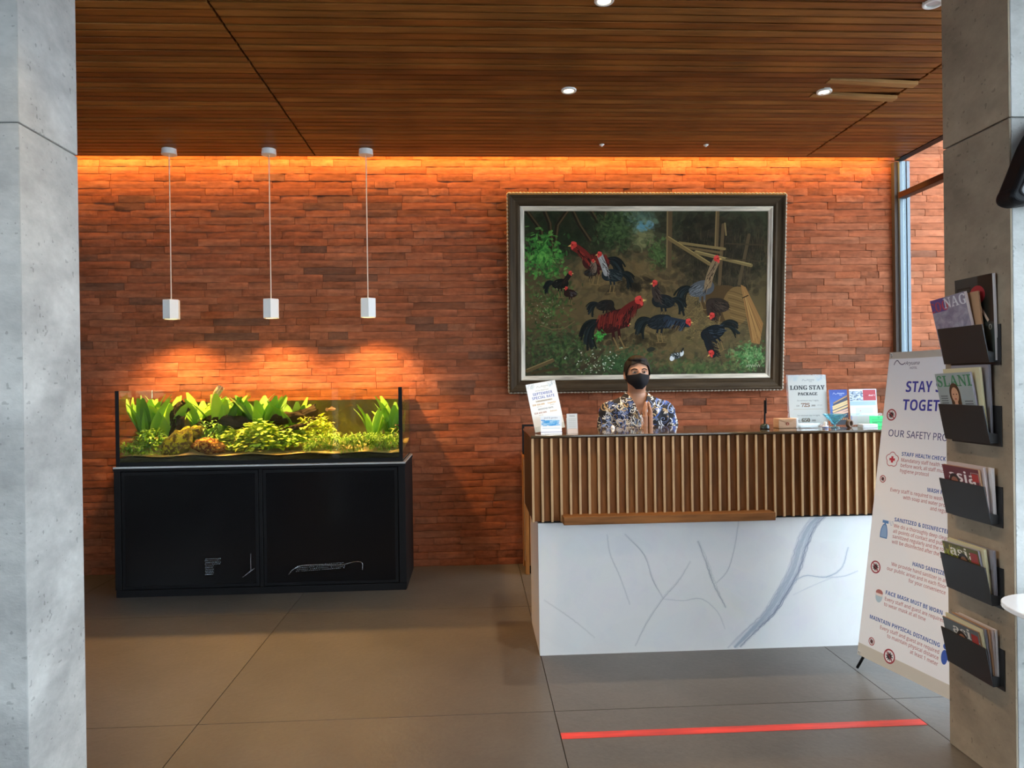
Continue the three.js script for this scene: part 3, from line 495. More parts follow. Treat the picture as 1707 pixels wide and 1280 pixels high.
// ---------------------------------------------------------------- painting of fowl
{
  const PW = 2.085, PH = 1.425;
  const tex = canvasTex(2048, 1400, (c, w, h) => {
    const R = rng(77), X = (x) => (x - 135) / 1445 * w, Y = (y) => (y - 185) / 980 * h, S = w / 1445;
    const g = c.createLinearGradient(0, 0, 0, h); g.addColorStop(0, '#363a28'); g.addColorStop(0.35, '#463d28'); g.addColorStop(0.6, '#5a4a2e'); g.addColorStop(1, '#383727'); c.fillStyle = g; c.fillRect(0, 0, w, h);
    const tri3 = () => (R() + R() + R() - 1.5) * 0.52 + 0.5;
    const dab = (n, x0, y0, x1, y1, cols, sz, a = 0.5, el = 0.45) => { for (let i = 0; i < n; i++) { c.globalAlpha = a * (0.4 + 0.6 * R()); c.fillStyle = cols[Math.floor(R() * cols.length)]; c.beginPath(); c.ellipse(X(x0 + tri3() * (x1 - x0)), Y(y0 + tri3() * (y1 - y0)), sz * S * (0.4 + R()), sz * S * el * (0.4 + R()), R() * 3.1, 0, 7); c.fill(); } c.globalAlpha = 1; };
    const line = (pts, lw, col, a = 1) => { c.globalAlpha = a; c.strokeStyle = col; c.lineWidth = lw * S; c.lineCap = 'round'; c.lineJoin = 'round'; c.beginPath(); pts.forEach(([x, y], i) => c[i ? 'lineTo' : 'moveTo'](X(x), Y(y))); c.stroke(); c.globalAlpha = 1; };
    // sunlit ground and path
    dab(900, 400, 440, 1100, 720, ['#6f5836', '#5e4a2c', '#7c6640', '#4f4229'], 34, 0.3); dab(900, 500, 820, 1450, 1100, ['#6b5634', '#7b653f', '#53452c', '#5c5131'], 34, 0.3);
    dab(260, 620, 190, 900, 330, ['#4d6350', '#5f7460', '#6b7d62', '#3d5148'], 26, 0.4); dab(40, 800, 255, 890, 300, ['#6d94a4', '#54808e'], 18, 0.5); dab(90, 730, 300, 890, 400, ['#6d6b45', '#5c5a38', '#7c7850'], 28, 0.5);
    dab(900, 135, 185, 720, 420, ['#1d2416', '#26301b', '#2b2a1a', '#1a1d12'], 38, 0.4); dab(800, 1000, 185, 1580, 640, ['#211d13', '#2a2419', '#1c1a12', '#352c1e'], 40, 0.4);
    // trees
    for (const t of [[[150, 185], [235, 300], [250, 440]], [[390, 185], [330, 270], [310, 420]], [[255, 185], [285, 260], [300, 420]], [[420, 185], [460, 270], [520, 360]], [[610, 185], [600, 250], [560, 330]], [[530, 190], [580, 270], [600, 340]]]) { line(t, 26, '#2a2115', 0.9); line(t.map(([x, y]) => [x + 6, y]), 8, '#6a5636', 0.5); line(t.map(([x, y]) => [x - 7, y]), 6, '#14120b', 0.6); }
    dab(520, 135, 330, 360, 560, ['#3e7a33', '#2f6428', '#4f8f3a', '#1f4a1c', '#68a548'], 15, 0.75); dab(380, 135, 560, 420, 900, ['#2d4a22', '#3a5f2a', '#24391a', '#587a3a'], 13, 0.6); dab(500, 560, 190, 760, 400, ['#2c3a20', '#3b4d2a', '#1e2915', '#4a5c33'], 16, 0.6); dab(260, 860, 360, 990, 520, ['#41542c', '#566a38', '#2c3b1e'], 14, 0.6);
    dab(700, 135, 880, 560, 1160, ['#26371f', '#33492a', '#45602f', '#1d2916', '#5a7440'], 15, 0.55); dab(420, 560, 1000, 900, 1165, ['#2e4a2a', '#3f5f36', '#243a20'], 16, 0.55); dab(420, 1380, 980, 1580, 1140, ['#3f6a38', '#57824a', '#2d5028', '#7a9a60'], 13, 0.7); dab(300, 900, 1080, 1480, 1165, ['#334a28', '#4c5f34', '#6b6a40'], 18, 0.5);
    // twigs, straw
    for (let i = 0; i < 500; i++) { const x = 1090 + R() * 220, y = 680 + R() * 260, a = R() * 3; line([[x, y], [x + Math.cos(a) * 26, y + Math.sin(a) * 20]], 1.4, ['#8d7442', '#6f5a32', '#a58a52'][i % 3], 0.6); }
    for (let i = 0; i < 420; i++) { const x = 520 + R() * 950, y = 840 + R() * 260, a = R() * 0.8 - 0.4; line([[x, y], [x + 18 * Math.cos(a), y + 18 * Math.sin(a)]], 1.3, ['#9a8250', '#7d683d', '#3c3320'][i % 3], 0.5); }
    for (let i = 0; i < 260; i++) { const x = 1100 + R() * 470, y = 330 + R() * 380; line([[x, y], [x + (R() - 0.5) * 20, y - 20 - R() * 40]], 1.2, ['#6b5a38', '#4d4229', '#8a7648'][i % 3], 0.4); }
    line([[150, 1130], [240, 1095], [300, 1070]], 24, '#5c4b30'); line([[150, 1122], [300, 1062]], 5, '#9a8558', 0.7); line([[180, 1145], [330, 1120]], 16, '#41351f'); line([[230, 860], [300, 885], [370, 880], [430, 840]], 6, '#6e5a3a', 0.8); line([[600, 1010], [560, 1060], [470, 1120]], 18, '#3c3020', 0.8);
    // fence
    line([[990, 185], [988, 520]], 34, '#54432c'); line([[978, 185], [976, 520]], 8, '#84704a', 0.7); line([[1275, 185], [1270, 400]], 24, '#5c4a30'); line([[1268, 190], [1264, 400]], 6, '#907a50', 0.6); line([[1310, 270], [1292, 620]], 20, '#57452d'); line([[1320, 260], [1328, 330]], 9, '#7c6844');
    line([[1465, 330], [1410, 620]], 20, '#4d3f2a'); line([[1050, 375], [1320, 412]], 16, '#79653f'); line([[1070, 400], [1300, 435]], 14, '#5f4d30'); line([[980, 345], [1230, 500]], 22, '#6d5936'); line([[985, 338], [1232, 492]], 5, '#a48d58', 0.7); line([[1150, 430], [1480, 510]], 22, '#72603b'); line([[1150, 424], [1478, 503]], 5, '#ab945f', 0.7); line([[1330, 380], [1575, 390]], 9, '#3d3220', 0.8); line([[1330, 470], [1575, 490]], 9, '#3d3220', 0.8);
    // basket and broom
    c.fillStyle = '#4a371f'; c.beginPath(); c.ellipse(X(1330), Y(740), 150 * S, 112 * S, 0.15, 0, 7); c.fill(); c.fillStyle = '#6d5430'; c.beginPath(); c.ellipse(X(1395), Y(755), 84 * S, 120 * S, 0.1, 0, 7); c.fill();
    for (let i = 0; i < 9; i++) line([[1340 + i * 3, 660 + i * 22], [1380, 668 + i * 22], [1440 + i * 3, 690 + i * 22]], 3, i % 2 ? '#8d7144' : '#3d2d18', 0.8);
    c.fillStyle = '#8a6338'; c.beginPath(); c.moveTo(X(1420), Y(625)); c.lineTo(X(1450), Y(640)); c.lineTo(X(1560), Y(860)); c.lineTo(X(1540), Y(985)); c.lineTo(X(1490), Y(975)); c.closePath(); c.fill(); for (let i = 0; i < 26; i++) line([[1435, 650], [1490 + R() * 66, 870 + R() * 110]], 2, i % 2 ? '#b08750' : '#5f4224', 0.7); line([[1432, 705], [1465, 690]], 6, '#2a1e10');
    // birds: body curve, hackle, tail and legs as strokes
    const bird = (o) => {
      const s = o.s * S, f = o.f || 1; c.save(); c.translate(X(o.x), Y(o.y)); c.scale(f * s, s); c.rotate(o.r || 0);
      const st = (pts, lw, col, a = 1) => { c.globalAlpha = a; c.strokeStyle = col; c.lineWidth = lw; c.lineCap = 'round'; c.beginPath(); c.moveTo(...pts[0]); pts.length === 3 ? c.quadraticCurveTo(...pts[1], ...pts[2]) : c.lineTo(...pts[1]); c.stroke(); c.globalAlpha = 1; };
      for (const q of [[-8, 4], [12, 0]]) { st([[q[0], 40], [q[0] - 4, 66]], 10, o.body); st([[q[0] - 4, 62], [q[0] + 4, 104]], 5, o.leg || '#77603a'); st([[q[0] + 4, 104], [q[0] + 18, 106]], 3, o.leg || '#77603a'); st([[q[0] + 4, 104], [q[0] - 8, 107]], 3, o.leg || '#77603a'); }
      if (!o.notail) for (let i = 0; i < 22; i++) { const e = i / 21; st([[-42, -6 + e * 12], [-80 - R() * 18, -34 + e * 40], [-96 - R() * 30 + e * 20, 10 + e * 60 + R() * 16]], 5 + R() * 5, ['#101310', '#191c1a', '#232a2a', o.tail || '#141414'][i % 4], 0.9); }
      c.fillStyle = o.body; c.beginPath(); c.ellipse(0, 6, 58, 36, -0.18, 0, 7); c.fill(); c.beginPath(); c.ellipse(30, 4, 32, 34, 0.3, 0, 7); c.fill();
      for (let i = 0; i < 70; i++) { const x = -48 + R() * 84, y = -16 + R() * 44; st([[x, y], [x - 12 - R() * 9, y + 6 + R() * 4]], 2.4, [o.body, o.hi || '#2f3636', '#090a0a', o.hi || '#3a4242'][i % 4], 0.7); }
      const hx = o.hx ?? 62, hy = o.hy ?? -74; 
      c.strokeStyle = o.neck; c.lineWidth = 34; c.lineCap = 'round'; c.beginPath(); c.moveTo(34, -6); c.quadraticCurveTo(52, (hy - 6) / 2, hx - 4, hy + 8); c.stroke();
      for (let i = 0; i < 60; i++) { const e = R(), x0 = 34 + (hx - 38) * e, y0 = -6 + (hy + 12) * e, d = 22 - 10 * e; st([[x0 + (R() - 0.5) * d, y0], [x0 - 16 - R() * 12 + (R() - 0.5) * d, y0 + 22 + R() * 20]], 2.6, [o.neck, o.neckhi || o.neck, '#1b0d0a'][i % 3], 0.75); }
      if (o.saddle) for (let i = 0; i < 60; i++) { const x = -40 + R() * 62, y = -28 + R() * 16; st([[x, y], [x - 14, y + 18 + R() * 22]], 3, ['#621d16', '#4b1510', '#75281d'][i % 3], 0.8); }
      c.fillStyle = '#b3332b'; c.beginPath(); c.ellipse(hx, hy, 15, 12, 0.2, 0, 7); c.fill(); c.fillStyle = '#c8413a'; c.beginPath(); c.ellipse(hx - 2, hy - 11, 12, 6, -0.2, 0, 7); c.fill(); c.beginPath(); c.ellipse(hx + 5, hy + 12, 5, 7, 0, 0, 7); c.fill(); c.fillStyle = '#d0a860'; c.beginPath(); c.moveTo(hx + 12, hy - 3); c.lineTo(hx + 25, hy + 4); c.lineTo(hx + 11, hy + 6); c.fill(); c.fillStyle = '#120d0a'; c.beginPath(); c.arc(hx + 4, hy - 2, 2.2, 0, 7); c.fill();
      c.restore();
    };
    dab(60, 640, 580, 880, 660, ['#231d12', '#1b1710'], 34, 0.4); dab(80, 480, 900, 1100, 1000, ['#2a2214', '#1f1a10'], 30, 0.35);
    bird({ x: 560, y: 480, s: 1.35, f: -1, body: '#3a1714', neck: '#64201a', neckhi: '#8a2d23', hi: '#4b211a', hx: 100, hy: -68, saddle: true, notail: false });
    bird({ x: 655, y: 560, s: 1.05, f: -1, body: '#1d2223', neck: '#8d8a86', neckhi: '#b7b4b0', hi: '#48504f', hx: 74, hy: -112 });
    bird({ x: 345, y: 610, s: 0.82, f: 1, body: '#15130f', neck: '#1c1612', neckhi: '#33261b', hi: '#2a2822', hx: 76, hy: -70 });
    bird({ x: 408, y: 668, s: 0.66, f: -1, body: '#241410', neck: '#2a1812', hi: '#5d5c5c', hx: 40, hy: -40, notail: true });
    bird({ x: 525, y: 545, s: 0.66, f: 1, body: '#2a2019', neck: '#6d5c4c', hx: 24, hy: -98, notail: true });
    bird({ x: 1180, y: 640, s: 1.3, f: 1, r: -0.15, body: '#4b4c4e', neck: '#7a6449', neckhi: '#93795a', hi: '#6f7276', hx: 92, hy: -118 });
    bird({ x: 960, y: 715, s: 1.15, f: -1, body: '#191b1b', neck: '#332a24', neckhi: '#4a3d34', hi: '#2c3131', hx: 48, hy: -88 });
    bird({ x: 610, y: 738, s: 0.9, f: 1, body: '#1a1713', neck: '#1d1914', hi: '#2c2a24', hx: 150, hy: 130, notail: false });
    bird({ x: 1285, y: 740, s: 1.2, f: -1, body: '#2e241c', neck: '#332820', hi: '#4a3c30', hx: 30, hy: 60, notail: true });
    bird({ x: 935, y: 838, s: 1.25, f: 1, body: '#191c1e', neck: '#232a33', neckhi: '#3a4756', hi: '#2d3438', hx: 140, hy: 8 });
    bird({ x: 655, y: 830, s: 1.75, f: 1, r: -0.25, body: '#33120f', neck: '#5a1a15', neckhi: '#7d271e', hi: '#461a16', hx: 104, hy: -40, saddle: true });
    bird({ x: 1255, y: 905, s: 1.25, f: -1, r: 0.5, body: '#14171a', neck: '#191c1e', hi: '#3c4650', hx: 56, hy: 92 });
    for (const [x, y, k] of [[1035, 1050, 1], [885, 1010, 0.7]]) { c.fillStyle = k < 1 ? '#2c2c22' : '#4a4e4e'; c.beginPath(); c.ellipse(X(x), Y(y), 36 * S * k, 20 * S * k, -0.2, 0, 7); c.fill(); if (k === 1) { c.fillStyle = '#d8dad8'; c.beginPath(); c.ellipse(X(x - 22), Y(y + 14), 14 * S, 18 * S, 0.4, 0, 7); c.fill(); c.beginPath(); c.ellipse(X(x + 36), Y(y - 14), 11 * S, 18 * S, 0.3, 0, 7); c.fill(); line([[x + 34, y - 24], [x + 44, y - 44]], 9, '#1f1f1f'); dab(40, x - 30, y - 16, x + 30, y + 12, ['#191b1b', '#c9cbc9', '#33393a'], 7, 0.9); } }
    // flowers and light grasses
    dab(90, 430, 1010, 720, 1160, ['#d9dccb', '#c6cfae', '#e8e4c4', '#b4c49a'], 4.5, 0.9, 0.8); dab(70, 150, 640, 350, 880, ['#a9b58c', '#c8cba8'], 3, 0.7, 0.8); dab(36, 545, 890, 610, 950, ['#3f9a3c', '#57b548', '#2f7a30'], 11, 0.9); dab(120, 1440, 1000, 1570, 1130, ['#9fb787', '#7d9c66'], 5, 0.6);
    c.strokeStyle = '#b9b39a'; c.lineWidth = 2.4; c.beginPath(); c.moveTo(X(1460), Y(1125)); for (let i = 0; i < 14; i++) c.quadraticCurveTo(X(1464 + i * 6), Y(1100 + (i % 3) * 10), X(1468 + i * 6), Y(1122 - (i % 2) * 12)); c.stroke();
  });
  const t = thing('framed_painting', 'large framed oil painting of roosters and hens in a farmyard', 'painting', [1.418, 1.412, -5.995]);
  t.rotation.x = 0.072; t.rotation.z = -0.002;
  const OW = 2.262, OH = 1.592, fr = 0.098, li = 0.036, IW = OW - 2 * fr, IH = OH - 2 * fr;
  const darkWood = wood(lin(0.070, 0.046, 0.024), { roughness: 0.6, bumpScale: 0.003, specularIntensity: 0.3 }), liner = std({ color: lin(0.85, 0.78, 0.66), roughness: 0.55, map: grainTex }), giltEdge = std({ color: lin(0.36, 0.31, 0.24), roughness: 0.4, metalness: 0.3 });
  // frame sides: a moulded profile swept along each edge with mitred ends
  const prof = [[0, 0], [0, 0.050], [0.012, 0.064], [0.024, 0.060], [0.036, 0.048], [0.062, 0.040], [0.080, 0.044], [0.090, 0.036], [fr, 0.026], [fr, 0]];
  const side = (len, pf, turn, cx, cy) => {
    const pos = [], uv = [], n = pf.length; let d = 0;
    for (let i = 0; i < n; i++) { const [a, z] = pf[i]; if (i) d += Math.hypot(a - pf[i - 1][0], z - pf[i - 1][1]); pos.push([-len / 2 + a, a, z, d], [len / 2 - a, a, z, d]); }
    const P = [], U = [], tri = (...k) => k.forEach((q) => { P.push(pos[q][0], pos[q][1], pos[q][2]); U.push(pos[q][0], pos[q][3]); });
    for (let i = 0; i + 1 < n; i++) tri(2 * i, 2 * i + 1, 2 * i + 2, 2 * i + 1, 2 * i + 3, 2 * i + 2);
    const last = 2 * n - 2; tri(last, last + 1, 0, last + 1, 1, 0);
    const g = new THREE.BufferGeometry(); g.setAttribute('position', new THREE.Float32BufferAttribute(P, 3)); g.setAttribute('uv', new THREE.Float32BufferAttribute(U, 2)); g.computeVertexNormals();
    return g.rotateZ(turn).translate(cx, cy, 0);
  };
  const rail = (ow, oh, pf, z, y0, name, m) => [[ow, 0, 0, y0], [oh, Math.PI / 2, ow / 2, y0 + oh / 2], [ow, Math.PI, 0, y0 + oh], [oh, -Math.PI / 2, -ow / 2, y0 + oh / 2]].map(([L, a, x, y]) => { const q = part(name, side(L, pf, a, x, y).translate(0, 0, z), m, t); return q; });
  const rails = rail(OW, OH, prof, 0, 0, 'frame_rail', darkWood);
  rail(IW, IH, [[0, 0], [0, 0.030], [0.004, 0.032], [0.010, 0.031], [0.022, 0.022], [0.030, 0.020], [li, 0.012], [li, 0]], 0, fr, 'liner_rail', liner);
  // carved beads round the outer edge
  const bead = new THREE.SphereGeometry(0.014, 7, 5).scale(1.25, 0.8, 0.9);
  rails.forEach((q, i) => {
    const horiz = i % 2 === 0, L = horiz ? OW : OH, n = Math.round(L / 0.029), beads = [];
    for (let k = 0; k < n; k++) { const a = -L / 2 + (k + 0.5) * L / n, g = bead.clone(); if (!horiz) g.rotateZ(Math.PI / 2); beads.push(g.translate(horiz ? a : (i === 1 ? OW / 2 : -OW / 2), horiz ? (i === 0 ? 0 : OH) : OH / 2 + a, 0.042)); }
    const m = part('carved_beading', beads, giltEdge, q); m.userData.kind = 'stuff';
  });
  part('canvas', new THREE.PlaneGeometry(IW - 2 * li + 0.01, IH - 2 * li + 0.01).translate(0, OH / 2, 0.011), phy({ map: tex, roughness: 0.8, specularIntensity: 0.25, bumpMap: brickBump, bumpScale: 0.0006 }), t, 'oil painting of fowl feeding beside a bamboo fence');
  part('backing', box(-OW / 2 + 0.02, OW / 2 - 0.02, 0.02, OH - 0.02, 0, 0.010), black, t);
}

// ---------------------------------------------------------------- tank cabinet
const TX0 = -2.566, TX1 = -0.506, TZ0 = -5.985, TZ1 = -5.363;
{
  const t = thing('tank_cabinet', 'long black two-door cabinet carrying the planted fish tank', 'cabinet', [0, 0, 0]);
  part('carcass', rbox(TX0, TX1, 0.0, 0.900, TZ0, TZ1 - 0.022, 0.003), black, t);
  part('plinth', rbox(TX0 + 0.004, TX1 - 0.004, 0, 0.05, TZ1 - 0.021, TZ1 - 0.004, 0.002), black, t);
  for (const [a, b] of [[TX0, TX0 + 0.045], [TX1 - 0.05, TX1]]) part('stile', rbox(a, b, 0.052, 0.900, TZ1 - 0.021, TZ1, 0.003), black, t);
  part('stile', rbox(-1.553, -1.527, 0.052, 0.900, TZ1 - 0.021, TZ1 - 0.002, 0.003), black, t);
  const studs = new THREE.SphereGeometry(0.0028, 6, 5), chrome = std({ color: lin(0.7, 0.72, 0.75), roughness: 0.2, metalness: 0.8 });
  [[TX0 + 0.05, -1.557], [-1.523, TX1 - 0.055]].forEach(([a, b], i) => {
    const d = part('door', rbox(a, b, 0.056, 0.892, TZ1 - 0.021, TZ1 - 0.003, 0.003), black, t);
    part('door_panel', rbox(a + 0.022, b - 0.022, 0.078, 0.870, TZ1 - 0.0028, TZ1 - 0.0012, 0.0006, 1), blackGloss, d, 'glossy black door panel');
    const dots = [], z = TZ1 - 0.0012;
    if (i) { for (let k = 0; k < 26; k++) for (let r = 0; r < 4; r++) if ((k * 7 + r * 5) % 11 !== 3) dots.push(studs.clone().translate(a + 0.23 + k * 0.0135 + (r % 2) * 0.006, 0.155 + r * 0.0125 + k * 0.0007, z)); }
    else { for (let k = 0; k < 9; k++) for (let r = 0; r < 10; r++) if (k < 5 || r > 5) dots.push(studs.clone().translate(b - 0.38 + k * 0.0125 + (r % 2) * 0.006, 0.15 + r * 0.0125, z)); for (let k = 0; k < 14; k++) dots.push(studs.clone().translate(b - 0.115 + k * 0.006, 0.125 + k * 0.0045, z), studs.clone().translate(b - 0.06, 0.17 + k * 0.009, z)); }
    const m = part('door_studs', dots, chrome, d); m.userData.kind = 'stuff';  // rows of small chrome studs set on the door panel
    if (i) { // thin bright loop low on the door
      const cv = new THREE.CatmullRomCurve3([[0.175, 0.135], [0.20, 0.165], [0.26, 0.195], [0.40, 0.20], [0.55, 0.195], [0.66, 0.215], [0.70, 0.205], [0.70, 0.155]].map(([x, y]) => V(a + x, y, z + 0.002)));
      part('cable_loop', new THREE.TubeGeometry(cv, 40, 0.0018, 5), chrome, d);
    }
  });
  part('cabinet_top', rbox(TX0 - 0.004, TX1 + 0.004, 0.900, 0.918, TZ0, TZ1 + 0.004, 0.002), black, t);
  part('edge_trim', rbox(TX0 - 0.002, TX1 + 0.002, 0.9185, 0.931, TZ0, TZ1 + 0.005, 0.002), silver, t, 'bright silver edge strip');
}

// ---------------------------------------------------------------- fish tank
const GX0 = TX0 + 0.012, GX1 = TX1 - 0.016, GZ0 = TZ0 + 0.006, GZ1 = TZ1 - 0.012, GY0 = 0.932, GY1 = 1.473;
{
  const t = thing('fish_tank', 'rimless glass aquarium with black silicone edges on the black cabinet', 'aquarium', [0, 0, 0]);
  const glass = phy({ color: lin(0.98, 1, 0.96), roughness: 0.0, transmission: 1, thickness: 0.012, ior: 1.45, attenuationColor: lin(0.86, 0.88, 0.55), attenuationDistance: 0.05 });
  const T = 0.012;
  part('front_glass', box(GX0, GX1, GY0 + 0.012, GY1, GZ1 - T, GZ1), glass, t);
  part('back_glass', box(GX0, GX1, GY0 + 0.012, GY1, GZ0, GZ0 + T), glass, t);
  part('end_glass', box(GX0, GX0 + T, GY0 + 0.012, GY1, GZ0 + T + 0.0005, GZ1 - T - 0.0005), glass, t);
  part('end_glass', box(GX1 - T, GX1, GY0 + 0.012, GY1, GZ0 + T + 0.0005, GZ1 - T - 0.0005), glass, t);
  part('wall_shade_sheet', box(GX0 + 0.002, GX1 - 0.002, GY0 + 0.002, 1.374, GZ0 - 0.004, GZ0 - 0.001), phy({ color: lin(0.16, 0.15, 0.05), roughness: 0.35, transmission: 0.3, thickness: 0 }), t, 'dark olive sheet added for the shade and water tint behind the tank');  // dark sheet added to give the shade on the wall and the water tint
  part('base_glass', box(GX0, GX1, GY0, GY0 + 0.0115, GZ0, GZ1), black, t);
  for (const [x0, x1] of [[GX0 - 0.001, GX0 + 0.026], [GX1 - 0.026, GX1 + 0.001]]) part('silicone_seam', rbox(x0, x1, GY0 + 0.002, GY1 + 0.001, GZ1 - 0.004, GZ1 + 0.001, 0.001, 1), black, t, 'black corner seam');
  part('silicone_seam', rbox(GX0 + 0.027, GX1 - 0.027, GY0 + 0.002, GY0 + 0.030, GZ1 - 0.003, GZ1 + 0.001, 0.001, 1), black, t);
  part('water_surface', new THREE.PlaneGeometry(GX1 - GX0 - 2 * T - 0.002, GZ1 - GZ0 - 2 * T - 0.002).rotateX(-Math.PI / 2).translate((GX0 + GX1) / 2, 1.463, (GZ0 + GZ1) / 2), phy({ color: lin(0.97, 0.99, 0.92), roughness: 0.02, transmission: 1, thickness: 0, ior: 1.33 }), t);
  // ground: dark soil with a skin of pale sand
  const bx0 = GX0 + T + 0.001, bx1 = GX1 - T - 0.001, bz0 = GZ0 + T + 0.001, bz1 = GZ1 - T - 0.001, nx = 60, nz = 16;
  const hgt = (x, z) => { const u = (x - bx0) / (bx1 - bx0), v = (bz1 - z) / (bz1 - bz0); return 1.002 + 0.075 * v + 0.012 * Math.sin(u * 9 + v * 3) * v + 0.006 * Math.sin(u * 31) + 0.02 * v * Math.sin(u * 5 + 1); };
  const top = new THREE.PlaneGeometry(bx1 - bx0, bz1 - bz0, nx, nz).rotateX(-Math.PI / 2).translate((bx0 + bx1) / 2, 0, (bz0 + bz1) / 2); const p = top.attributes.position;
  for (let i = 0; i < p.count; i++) p.setY(i, hgt(p.getX(i), p.getZ(i))); top.computeVertexNormals(); uvM(top);
  const bed = single('tank_sand', [top], std({ color: lin(0.80, 0.66, 0.40), map: tileTex, bumpMap: tileBump, bumpScale: 0.004, roughness: 0.95 }), 'pale yellow sand lying over the soil in the fish tank', 'sand'); bed.userData.kind = 'stuff';
  const sh = new THREE.Shape(); sh.moveTo(bx0, GY0 + 0.013); for (let i = 0; i <= 60; i++) { const x = bx0 + (bx1 - bx0) * i / 60; sh.lineTo(x, hgt(x, bz1) - 0.012 - 0.005 * Math.sin(i * 1.9)); } sh.lineTo(bx1, GY0 + 0.013);
  const soil = single('tank_soil', uvM(new THREE.ExtrudeGeometry(sh, { depth: bz1 - bz0 - 0.002, bevelEnabled: false }).translate(0, 0, bz0 + 0.001)), std({ color: lin(0.050, 0.040, 0.016), map: concreteTex, bumpMap: concreteBump, bumpScale: 0.004, roughness: 1 }), 'dark brown planting soil filling the bottom of the fish tank', 'soil'); soil.userData.kind = 'stuff';
  // the front face of the sand skin
  // plants
  const PX = (px) => -2.554 + (px - 193) * 2.021 / 474;     // from the tank's width in the picture to metres along the tank
  const leafMat = (c) => phy({ color: lin(...c), roughness: 0.55, transmission: 0.22, thickness: 0, side: THREE.DoubleSide });
  const greens = [[0.13, 0.36, 0.03], [0.20, 0.48, 0.04], [0.08, 0.24, 0.02], [0.30, 0.58, 0.05]].map(leafMat), limes = [[0.52, 0.72, 0.06], [0.66, 0.76, 0.07], [0.36, 0.62, 0.06]].map(leafMat);
  const R = rng(404);
  const blade = (len, wid, bend, seg = 7) => { // an arching leaf with a folded midrib
    const P = [], I = []; let y = 0, o = 0; const ds = len / seg;
    for (let i = 0; i <= seg; i++) { const s = i / seg, w = wid * Math.pow(Math.sin(Math.PI * Math.min(0.985, 0.06 + s * 0.94)), 0.5) * (s < 0.4 ? 0.2 + s * 2.0 : 1), a = bend * s * s; if (i) { y += ds * Math.cos(a); o += ds * Math.sin(a); } P.push(-w / 2, y, o + w * 0.10, 0, y, o, w / 2, y, o + w * 0.10); if (i) { const b = i * 3; I.push(b - 3, b - 2, b, b - 2, b + 1, b, b - 2, b - 1, b + 1, b - 1, b + 2, b + 1); } }
    const g = new THREE.BufferGeometry(); g.setAttribute('position', new THREE.Float32BufferAttribute(P, 3)); g.setIndex(I); g.setAttribute('uv', new THREE.Float32BufferAttribute(new Float32Array(P.length / 3 * 2), 2)); g.computeVertexNormals(); return g;
  };
  const clampTank = (g) => { const p = g.attributes.position; for (let i = 0; i < p.count; i++) { p.setY(i, Math.min(1.459, p.getY(i))); p.setX(i, Math.min(bx1 - 0.004, Math.max(bx0 + 0.004, p.getX(i)))); p.setZ(i, Math.min(bz1 - 0.004, Math.max(bz0 + 0.004, p.getZ(i)))); } return g; };
  const sword = (px, z, n, len, wid, label, mats = greens) => {
    const x = PX(px), y = hgt(x, z) - 0.004, g = thing('sword_plant', label, 'water plant', [0, 0, 0], 0, 'water plants in the fish tank');
    for (let i = 0; i < n; i++) { const a = i / n * Math.PI * 2 + R() * 0.7, L = len * (0.72 + 0.36 * R()), tilt = 0.04 + 0.30 * R(), b = blade(L, wid * (0.8 + 0.4 * R()), 0.25 + 0.55 * R()).rotateX(tilt).rotateY(a); { b.computeBoundingBox(); const m = b.boundingBox.max.y, room = 1.450 - 0.05 * R() - y; if (m > room) b.scale(1, room / m, 1); } b.translate(x + Math.sin(a) * 0.012, y, z + Math.cos(a) * 0.012); part('leaf', clampTank(b), mats[Math.floor(R() * mats.length)], g); }
    return g;
  };
  sword(222, -5.60, 15, 0.46, 0.085, 'tall broad-leaved green plant against the end of the tank near the concrete pillar');
  sword(252, -5.72, 10, 0.44, 0.075, 'tall bright green plant beside the dark driftwood in the tank', [greens[1], greens[3]]);
  sword(338, -5.74, 11, 0.45, 0.09, 'broad-leaved plant reaching the water surface behind the mossy stone');
  sword(420, -5.66, 16, 0.45, 0.10, 'large dark green broad-leaved plant in the middle of the tank', [greens[0], greens[2], greens[1]]);
  sword(472, -5.72, 10, 0.41, 0.085, 'broad-leaved plant over the driftwood beside the middle plant');
  sword(612, -5.62, 11, 0.33, 0.062, 'spiky bright green plant in the open corner of the tank', [greens[1], greens[3], greens[1]]);
  sword(650, -5.66, 12, 0.42, 0.075, 'tall green plant against the end of the tank near the desk', [greens[1], greens[3], greens[0]]);
  sword(205, -5.78, 9, 0.44, 0.08, 'dark green plant in the far corner of the tank near the concrete pillar', [greens[2], greens[0]]);
  sword(300, -5.80, 9, 0.44, 0.08, 'pale green plant rising behind the dark driftwood stump', [greens[3], greens[1]]);
  sword(384, -5.80, 8, 0.43, 0.085, 'deep green plant in the back between the two broad-leaved plants', [greens[0], greens[2]]);
  // bushy plants: many small leaves on a mound
  const tuft = (name, px, z, rx, ry, n, size, mats, label, ratio = 0.42) => {
    if (name === 'leafy_bush') z -= 0.045;
    const x = PX(px), g = thing(name, label, 'water plant', [0, 0, 0], 0, 'water plants in the fish tank'), lists = mats.map(() => []);
    for (let i = 0; i < n; i++) {
      const a = R() * 6.283, e = Math.sqrt(R()), lx = x + Math.cos(a) * rx * e, lz = z + Math.sin(a) * rx * 0.6 * e, hy = ry * Math.sqrt(Math.max(0.02, 1 - e * e)) * (0.35 + 0.65 * R());
      const b = blade(size * (0.7 + 0.6 * R()), size * ratio * (0.7 + 0.6 * R()), 0.8 + R(), 3).rotateX(0.3 + R() * 1.1).rotateY(Math.atan2(Math.cos(a), Math.sin(a)) + (R() - 0.5) * 2).translate(lx, hgt(x, z) + hy, lz); lists[Math.floor(R() * mats.length)].push(clampTank(b));
    }
    const used = lists.map((l, i) => [l, mats[i]]).filter((q) => q[0].length);
